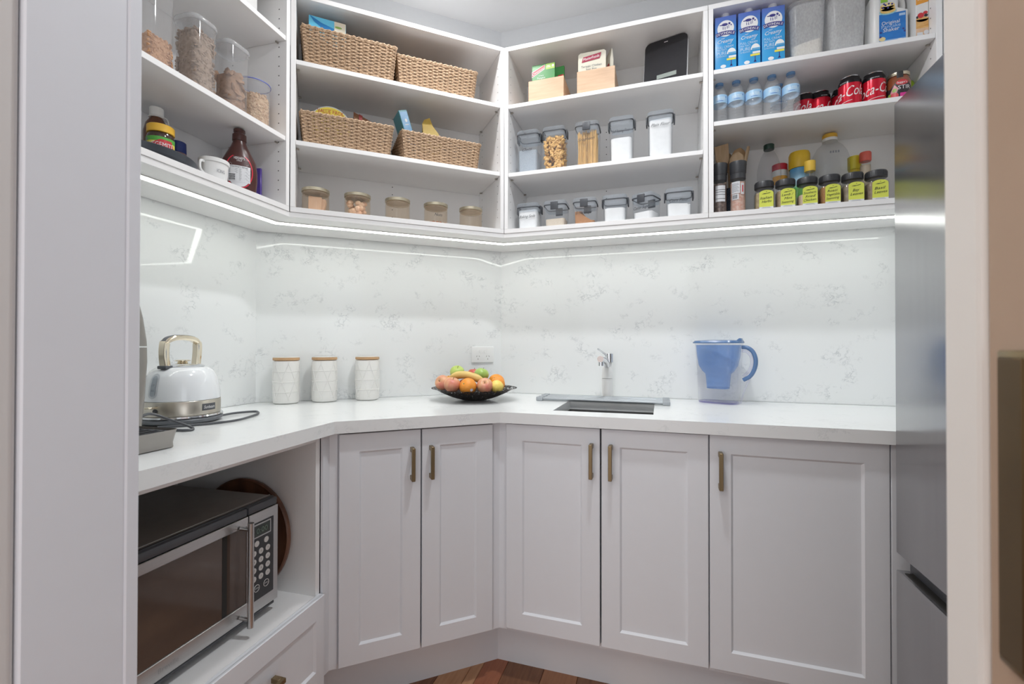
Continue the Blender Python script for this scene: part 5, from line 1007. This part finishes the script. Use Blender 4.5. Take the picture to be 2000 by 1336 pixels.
for k, (nm, lines, c1_, c2_, sc_) in enumerate(jars):
    u = .9480 + k * .0662; t = thing('spice_jar', 'black-lidded spice jar with a lime label handwritten ' + nm, 'jar', 'CU', u, .072, ZL, 0, 'lime-labelled spice jars')
    rw = .0600
    obj('jar', loft(B(), [rrect(rw - .006, rw - .006, .014, .001, 5), rrect(rw, rw, .016, .005, 5), rrect(rw, rw, .016, .070, 5), rrect(rw - .006, rw - .006, .018, .081, 5), rrect(.050, .050, .024, .086, 5)], True, False), GLASSC, t)
    obj('contents', loft(B(), [rrect(rw - .008, rw - .008, .013, .003, 5), rrect(rw - .004, rw - .004, .014, .007, 5), rrect(rw - .004, rw - .004, .014, .048 if k == 2 else .068, 5)]), mat('spice_%d' % k, c1_, .8, col2=c2_, scale=sc_, bump=.6, detail=2), t)
    bm = lathe(B(), [(.0290, .0865), (.0302, .0875), (.0302, .1065), (.0288, .1090)], 44); obj('lid', bm, BLACK, t)
    ri = B()
    for q in range(44):
        a_ = 2 * pi * q / 44; box(ri, .0300, .0308, -.0009, .0009, .0885, .1045, mx=Matrix.Rotation(a_, 4, 'Z'))
    obj('lid_ribs', ri, BLACK, t, None)
    y_ = -rw / 2 - .0004
    decal(t, 'label', LABY, [arch(-.0210, .0230, .016, .0745, .011)], y_); decal(t, 'label_foot', PAPER, [rc(-.0210, .0230, .0035, .0160)], y_); decal(t, 'label_print', INKG, [rc(-.014 + (j % 2) * .003, .016 - (j % 2) * .003, .0058 + j * .0026, .0066 + j * .0026) for j in range(4)] , y_ - .0004)
    decal(t, 'label_badge', INK, [[(-.013, .0605), (-.004, .0600), (.004, .0615), (.014, .0640), (.013, .0655), (.002, .0625), (-.006, .0625)], ell(.0015, .0685, .0012, .0012, 8)], y_ - .0004)
    n_ = len(lines); lettering(t, [(s_, .001 + (.001 if j % 2 else -.001), (.043 if n_ == 2 else .0475) - j * .0125 + (0 if n_ == 2 else .001), .0088 if n_ == 2 else .0080, min(.037, .0056 * len(s_) + .002)) for j, s_ in enumerate(lines)], INK, y_ - .0005, shear=.28, tilt=.08)
# ================================================================== LEFT WALL UNIT
def flakes(w, d, z1, kind, seed, rnd_=False, r=.02):
    rg = random.Random(seed); bm = B()
    n, s, sq = {'flake': (560, .0075, .35), 'chip': (620, .0090, .30), 'biscuit': (80, .024, .30), 'granola': (620, .0055, .6)}[kind]
    for k in range(n):
        f = rg.random(); zz = .006 + (z1 - .006) * f
        if rnd_: a = rg.uniform(0, 6.28); q = w / 2 - s * .55 if k % 6 else rg.uniform(0, w / 2 - s); x, y = q * math.cos(a), q * math.sin(a)
        else:
            hx, hy = w / 2 - s * .55, d / 2 - s * .55
            if k % 6 == 0: x, y, zz = rg.uniform(-hx, hx), rg.uniform(-hy, hy), z1 * rg.uniform(.92, 1.0)
            elif rg.random() < .5: x, y = rg.uniform(-hx, hx), rg.choice((-1, 1)) * hy
            else: x, y = rg.choice((-1, 1)) * hx, rg.uniform(-hy, hy)
        m_ = Matrix.Translation((x * .985, y * .985, zz)) @ Matrix.Rotation(rg.uniform(0, 6.28), 4, (rg.uniform(-1, 1), rg.uniform(-1, 1), rg.uniform(-1, 1) + .01)) @ Matrix.Diagonal((1, rg.uniform(.6, 1), sq * rg.uniform(.7, 1.3), 1))
        bmesh.ops.create_icosphere(bm, subdivisions=1, radius=s * rg.uniform(.7, 1.1), matrix=m_)
    if rnd_: lathe(bm, [(w / 2 - s * .35, .004), (w / 2 - s * .35, z1 * .95)], 20)
    else: loft(bm, [rrect(w - s * .55, d - s * .55, r * .8, .004, 4), rrect(w - s * .55, d - s * .55, r * .8, z1 * .93, 4)])
    lim = w / 2 - .0006; limd = d / 2 - .0006
    for v in bm.verts:
        v.co.x = max(-lim, min(lim, v.co.x)); v.co.y = max(-limd, min(limd, v.co.y)); v.co.z = max(.003, v.co.z)
        if rnd_:
            q = math.hypot(v.co.x, v.co.y)
            if q > lim: v.co.x *= lim / q; v.co.y *= lim / q
    return bm
CLC = clear('cereal_plastic', (.93, .93, .93), .12, (.90, .90, .91), .06, 1.45)
def cereal(lab, u, v, w, d, h, kind, lvl, c1_, c2_, seed):
    t = thing('cereal_container', lab, 'container', 'AU', u, v, SA1, 0, 'cereal containers on the left wall shelf'); r = .024
    obj('body', loft(B(), [rrect(w - .012, d - .012, r, .001, 6), rrect(w - .007, d - .007, r, .004, 6), rrect(w, d, r + .003, h - .014, 6)], True, False), CLC, t)
    obj('lid', loft(B(), [rrect(w + .002, d + .002, r + .003, h - .0138, 6), rrect(w + .005, d + .005, r + .004, h - .011, 6), rrect(w + .005, d + .005, r + .004, h - .004, 6), rrect(w, d, r, h, 6)]), clear('cereal_lid', (.87, .88, .89), .30, (.84, .85, .86), .1, 1.4), t)
    obj('cereal', flakes(w - .013, d - .013, lvl, kind, seed, False, r), mat('cereal_%d' % seed, c1_, .75, col2=c2_, scale=90, bump=.4), t, 60, stuff=True); return t
cereal('tall clear container a quarter full of orange-brown flakes, next to the door jamb', -.4040, .078, .080, .086, .270, 'flake', .085, (.62, .36, .20), (.48, .25, .12), 1)
cereal('clear container nearly full of grey-brown wheat flakes, second from the door jamb', -.2790, .078, .082, .086, .2150, 'chip', .180, (.43, .32, .24), (.27, .19, .135), 2)
cereal('clear container half full of chunky brown cereal biscuits, third from the door jamb', -.1660, .078, .086, .086, .2150, 'biscuit', .128, (.42, .25, .15), (.24, .13, .07), 3)
t = thing('cereal_container', 'short round clear container of granola with a blue lid seal, nearest the corner', 'container', 'AU', -.0730, .078, SA1, 0, 'cereal containers on the left wall shelf')
obj('body', lathe(B(), [(.043, .001), (.0465, .004), (.0470, .146)], 40, c1=False), CLC, t); l = obj('lid', lathe(B(), [(.0472, .1462), (.0490, .149), (.0492, .1545), (.046, .1570)], 40), clear('lid_bluish', (.92, .93, .96), .10, (.85, .88, .95), .08, 1.35), t); obj('seal', lathe(B(), [(.0487, .1485), (.0498, .1490), (.0498, .1508), (.0487, .1508)], 40, 0, 0, False, False), mat('seal_blue', (.10, .14, .55), .4), l)
obj('granola', flakes(.089, .089, .112, 'granola', 9, True), mat('granola', (.46, .27, .15), .75, col2=(.70, .52, .34), scale=120, bump=.4), t, 60, stuff=True)
t = thing('white_carton', 'white carton partly seen on the topmost left wall shelf', 'carton', 'AU', -.1050, .110, SA2, 8); obj('box', box(B(), -.030, .030, -.045, .045, .001, .13, .002, 1), WPLAS, t); decal(t, 'printed_marks', INKG, [rc(-.02, .02, .02, .024), rc(-.02, .012, .032, .035)], -.0454)
# bottom shelf of the left unit
t = thing('turntable_tray', 'round dark grey turntable tray on the bottom shelf of the left wall unit', 'tray', 'AU', -.3950, .137, ZL)
obj('tray', lathe(B(), [(.095, .001), (.098, .006), (.112, .008), (.124, .013), (.129, .026), (.131, .0275), (.1325, .026), (.128, .012), (.114, .0055), (.097, .0035)], 64), mat('tray_dark', (.075, .085, .10), .35, .4, var=.1), t); obj('tray_floor', lathe(B(), [(.094, .0082), (.100, .0200), (.118, .0205)], 48), mat('tray_floor_grey', (.10, .11, .12), .5), t)
TZ = ZL + .0212
t = thing('spread_jar', 'dark glass spread jar with a yellow lid and green and yellow label on the tray', 'jar', 'AU', -.3560, .105, TZ, -46); obj('glass', lathe(B(), [(.026, .001), (.0305, .004), (.0310, .062), (.029, .070), (.0275, .074)], 36), mat('spread_glass', (.045, .020, .012), .1, coat=.6), t); obj('lid', lathe(B(), [(.0295, .0745), (.0308, .076), (.0308, .0935), (.0290, .0955)], 40), mat('lid_amber', (.86, .50, .05), .35), t)
decal(t, 'label', mat('label_yellow', (.86, .70, .10), .4), [rc(-.045, .045, .008, .060)], -.0004, bend=.0311); decal(t, 'label_band', mat('label_grass', (.10, .42, .06), .4), [[(-.045, .0485), (.045, .0485), (.045, .060), (-.045, .060)]], -.0008, bend=.0311); decal(t, 'label_diamond', PR, [[(-.026, .036), (.004, .053), (.030, .053), (.036, .036), (.030, .016), (-.012, .016)]], -.0010, bend=.0311); lettering(t, [('VEGEMITE', .006, .0325, .0130, .054)], PWHITE, -.0014, bend=.0311); decal(t, 'label_mark', INKG, [ell(-.031, .052, .004, .005), ell(-.031, .042, .0035, .004)], -.0012, bend=.0311)
t = thing('syrup_flagon', 'brown glass syrup bottle with a white cap and a ring handle on the tray', 'bottle', 'AU', -.3060, .186, TZ, -46); t.scale = (1, 1, 1.10); obj('glass', lathe(B(), [(.025, .001), (.030, .004), (.031, .10), (.026, .122), (.0155, .138), (.0140, .142)], 32), mat('brown_glass', (.12, .035, .012), .08, coat=.7), t); obj('collar', lathe(B(), [(.018, .1395), (.019, .1405), (.0165, .1435)], 26), WPLAS, t); obj('cap', lathe(B(), [(.0165, .1440), (.0172, .1450), (.0168, .164), (.0155, .1655)], 30), WPLAS, t)
obj('cap_strap', tube(B(), spline([(.016, -.006, .1415), (.026, -.012, .137), (.031, -.016, .118), (.0325, -.015, .092)], 5), .0012, 6), WPLAS, t)
t = thing('sauce_bottle', 'purple-brown bottle with a dark blue cap behind the tray jars', 'bottle', 'AU', -.2280, .205, ZL, 0); obj('bottle', lathe(B(), [(.028, .001), (.031, .004), (.031, .060), (.028, .090), (.022, .108)], 32), mat('plum_bottle', (.20, .09, .13), .3, col2=(.30, .19, .18), scale=15), t); obj('cap', lathe(B(), [(.0215, .1085), (.0225, .110), (.0215, .140), (.020, .1415)], 30), mat('cap_navy', (.02, .045, .22), .4), t)
t = thing('clear_tumbler', 'clear plastic tumbler at the back of the tray near the door jamb', 'tumbler', 'AU', -.4600, .190, TZ, 0); obj('tumbler', lathe(B(), [(.026, .001), (.030, .090), (.0295, .0905)], 28, c1=False), CLEARP, t)
t = thing('icing_tub', 'white plastic icing tub with a small side handle, in front of the syrup bottle', 'tub', 'AU', -.2330, .062, ZL, -44); t.scale = (.86, .86, .95); obj('tub', lathe(B(), [(.036, .001), (.0385, .004), (.0420, .060)], 40), WPLAS, t); obj('lid', lathe(B(), [(.0425, .0605), (.0450, .0610), (.0455, .0715), (.0435, .0730), (.02, .0732)], 40), WPLAS, t); obj('handle', tube(B(), spline([(-.026, -.032, .058), (-.036, -.044, .054), (-.036, -.043, .032), (-.026, -.031, .022)], 5), .0040, 8), WPLAS, t)
lettering(t, [('ICING', .022, .030, .0095, .024)], INKG, -.0018, bend=.0402)
# chocolate syrup bottle
t = thing('syrup_bottle', 'dark brown chocolate syrup squeeze bottle with a red-ringed oval label', 'bottle', 'AU', -.1270, .080, ZL, -44); CHOC = mat('choc_plastic', (.075, .022, .018), .28, var=.15, coat=.2)
fl = [(.035, .001), (.042, .004), (.0475, .020), (.0505, .050), (.0505, .080), (.0465, .108), (.034, .134), (.0235, .155), (.0185, .168), (.0180, .173)]
obj('bottle', loft(B(), [circ(r_, z_, 36, 0, 0, 1, .66 + .34 * max(0, (z_ - .11) / .063)) for r_, z_ in fl]), CHOC, t, 60); cp_ = obj('cap', lathe(B(), [(.0195, .1735), (.0200, .176), (.0195, .193), (.0150, .196), (.0150, .200), (.0165, .2015), (.0165, .2085), (.0150, .2100)], 32), CHOC, t)
def flat_(x, z, y): # onto the oval bottle front
    r_ = .0505
    for (ra, za), (rb_, zb_) in zip(fl, fl[1:]):
        if za <= z <= zb_: r_ = ra + (rb_ - ra) * (z - za) / (zb_ - za)
    q = max(-1, min(1, x / r_)); return (x, -r_ * .66 * math.sqrt(max(0, 1 - q * q)) + y, z)
def gridpoly(f_in, x0, x1, z0, z1, nx=14, nz=18): # cells inside a shape
    out = []
    for i in range(nz):
        za, zb_ = z0 + (z1 - z0) * i / nz, z0 + (z1 - z0) * (i + 1) / nz; wa, wb_ = f_in(za), f_in(zb_)
        for j in range(nx):
            s_ = lambda w_, q: (-w_ + 2 * w_ * q / nx)
            out.append([(s_(wa, j), za), (s_(wa, j + 1), za), (s_(wb_, j + 1), zb_), (s_(wb_, j), zb_)])
    return out
def oval(cz, rx, rz): return lambda z: max(1e-5, rx * math.sqrt(max(0, 1 - ((z - cz) / rz) ** 2)))
decal(t, 'label_ring', mat('label_redring', (.72, .03, .06), .4), gridpoly(oval(.071, .0372, .0545), 0, 0, .0165, .1255), -.0016, f=flat_); decal(t, 'label_oval', mat('label_choc', (.07, .022, .02), .4), gridpoly(oval(.071, .0345, .0515), 0, 0, .0195, .1225), -.0024, f=flat_)
decal(t, 'label_foot', PAPER, [[(a * .0335 * math.sqrt(max(0, 1 - ((z_ - .071) / .0505) ** 2)) , z_) for a, z_ in q] for q in [[(-1 + j * .25, .0205 + i * .004), (-.75 + j * .25, .0205 + i * .004), (-.75 + j * .25, .0245 + i * .004), (-1 + j * .25, .0245 + i * .004)] for i in range(4) for j in range(8)]], -.0030, f=flat_)
decal(t, 'label_sheet', PAPER, [[(-.030 + j * .0075, .036 + i * .0125), (-.0225 + j * .0075, .036 + i * .0125), (-.0225 + j * .0075, .0485 + i * .0125), (-.030 + j * .0075, .0485 + i * .0125)] for i in range(4) for j in range(8)], -.0036, f=flat_)
decal(t, 'barcode', INK, [rc(-.027, -.011, .0395 + k * .0022, .0395 + k * .0022 + (.0014 if k % 3 else .0007)) for k in range(9)], -.0042, f=flat_); decal(t, 'label_lines', INKG, [rc(-.028, -.004 - (k % 2) * .003, .063 + k * .0030, .0639 + k * .0030) for k in range(5)] + [rc(.000, .027 - (k % 3) * .003, .041 + k * .0034, .0418 + k * .0034) for k in range(11)], -.0042, f=flat_)
lettering(t, [("HERSHEY'S", 0, .1060, .0085, .029), ('SYRUP', 0, .0995, .0045, .014)], PWHITE, -.0032, f=flat_); lettering(t, [("Hershey's Syrup", 0, .0800, .0045, .046)], INK, -.0042, f=flat_); decal(t, 'label_smallprint', PWHITE, [rc(-.022, .022, .0900, .0907), rc(-.025, .025, .0930, .0937)], -.0032, f=flat_)
t = thing('chocolate_block', 'purple chocolate block standing behind the chocolate syrup bottle', 'chocolate', 'AU', -.0400, .130, ZL, -80); obj('wrapper', box(B(), -.045, .045, -.004, .004, .001, .125, .0015, 1), mat('wrapper_purple', (.10, .06, .34), .3, col2=(.16, .10, .45), scale=20), t); decal(t, 'printed_nut', mat('nut_print', (.55, .36, .24), .5), [ell(-.028, .035, .012, .014), ell(-.012, .028, .010, .012)], -.0045); decal(t, 'printed_swirl', PWHITE, [rc(-.040, -.020, .070, .076)], -.0045)
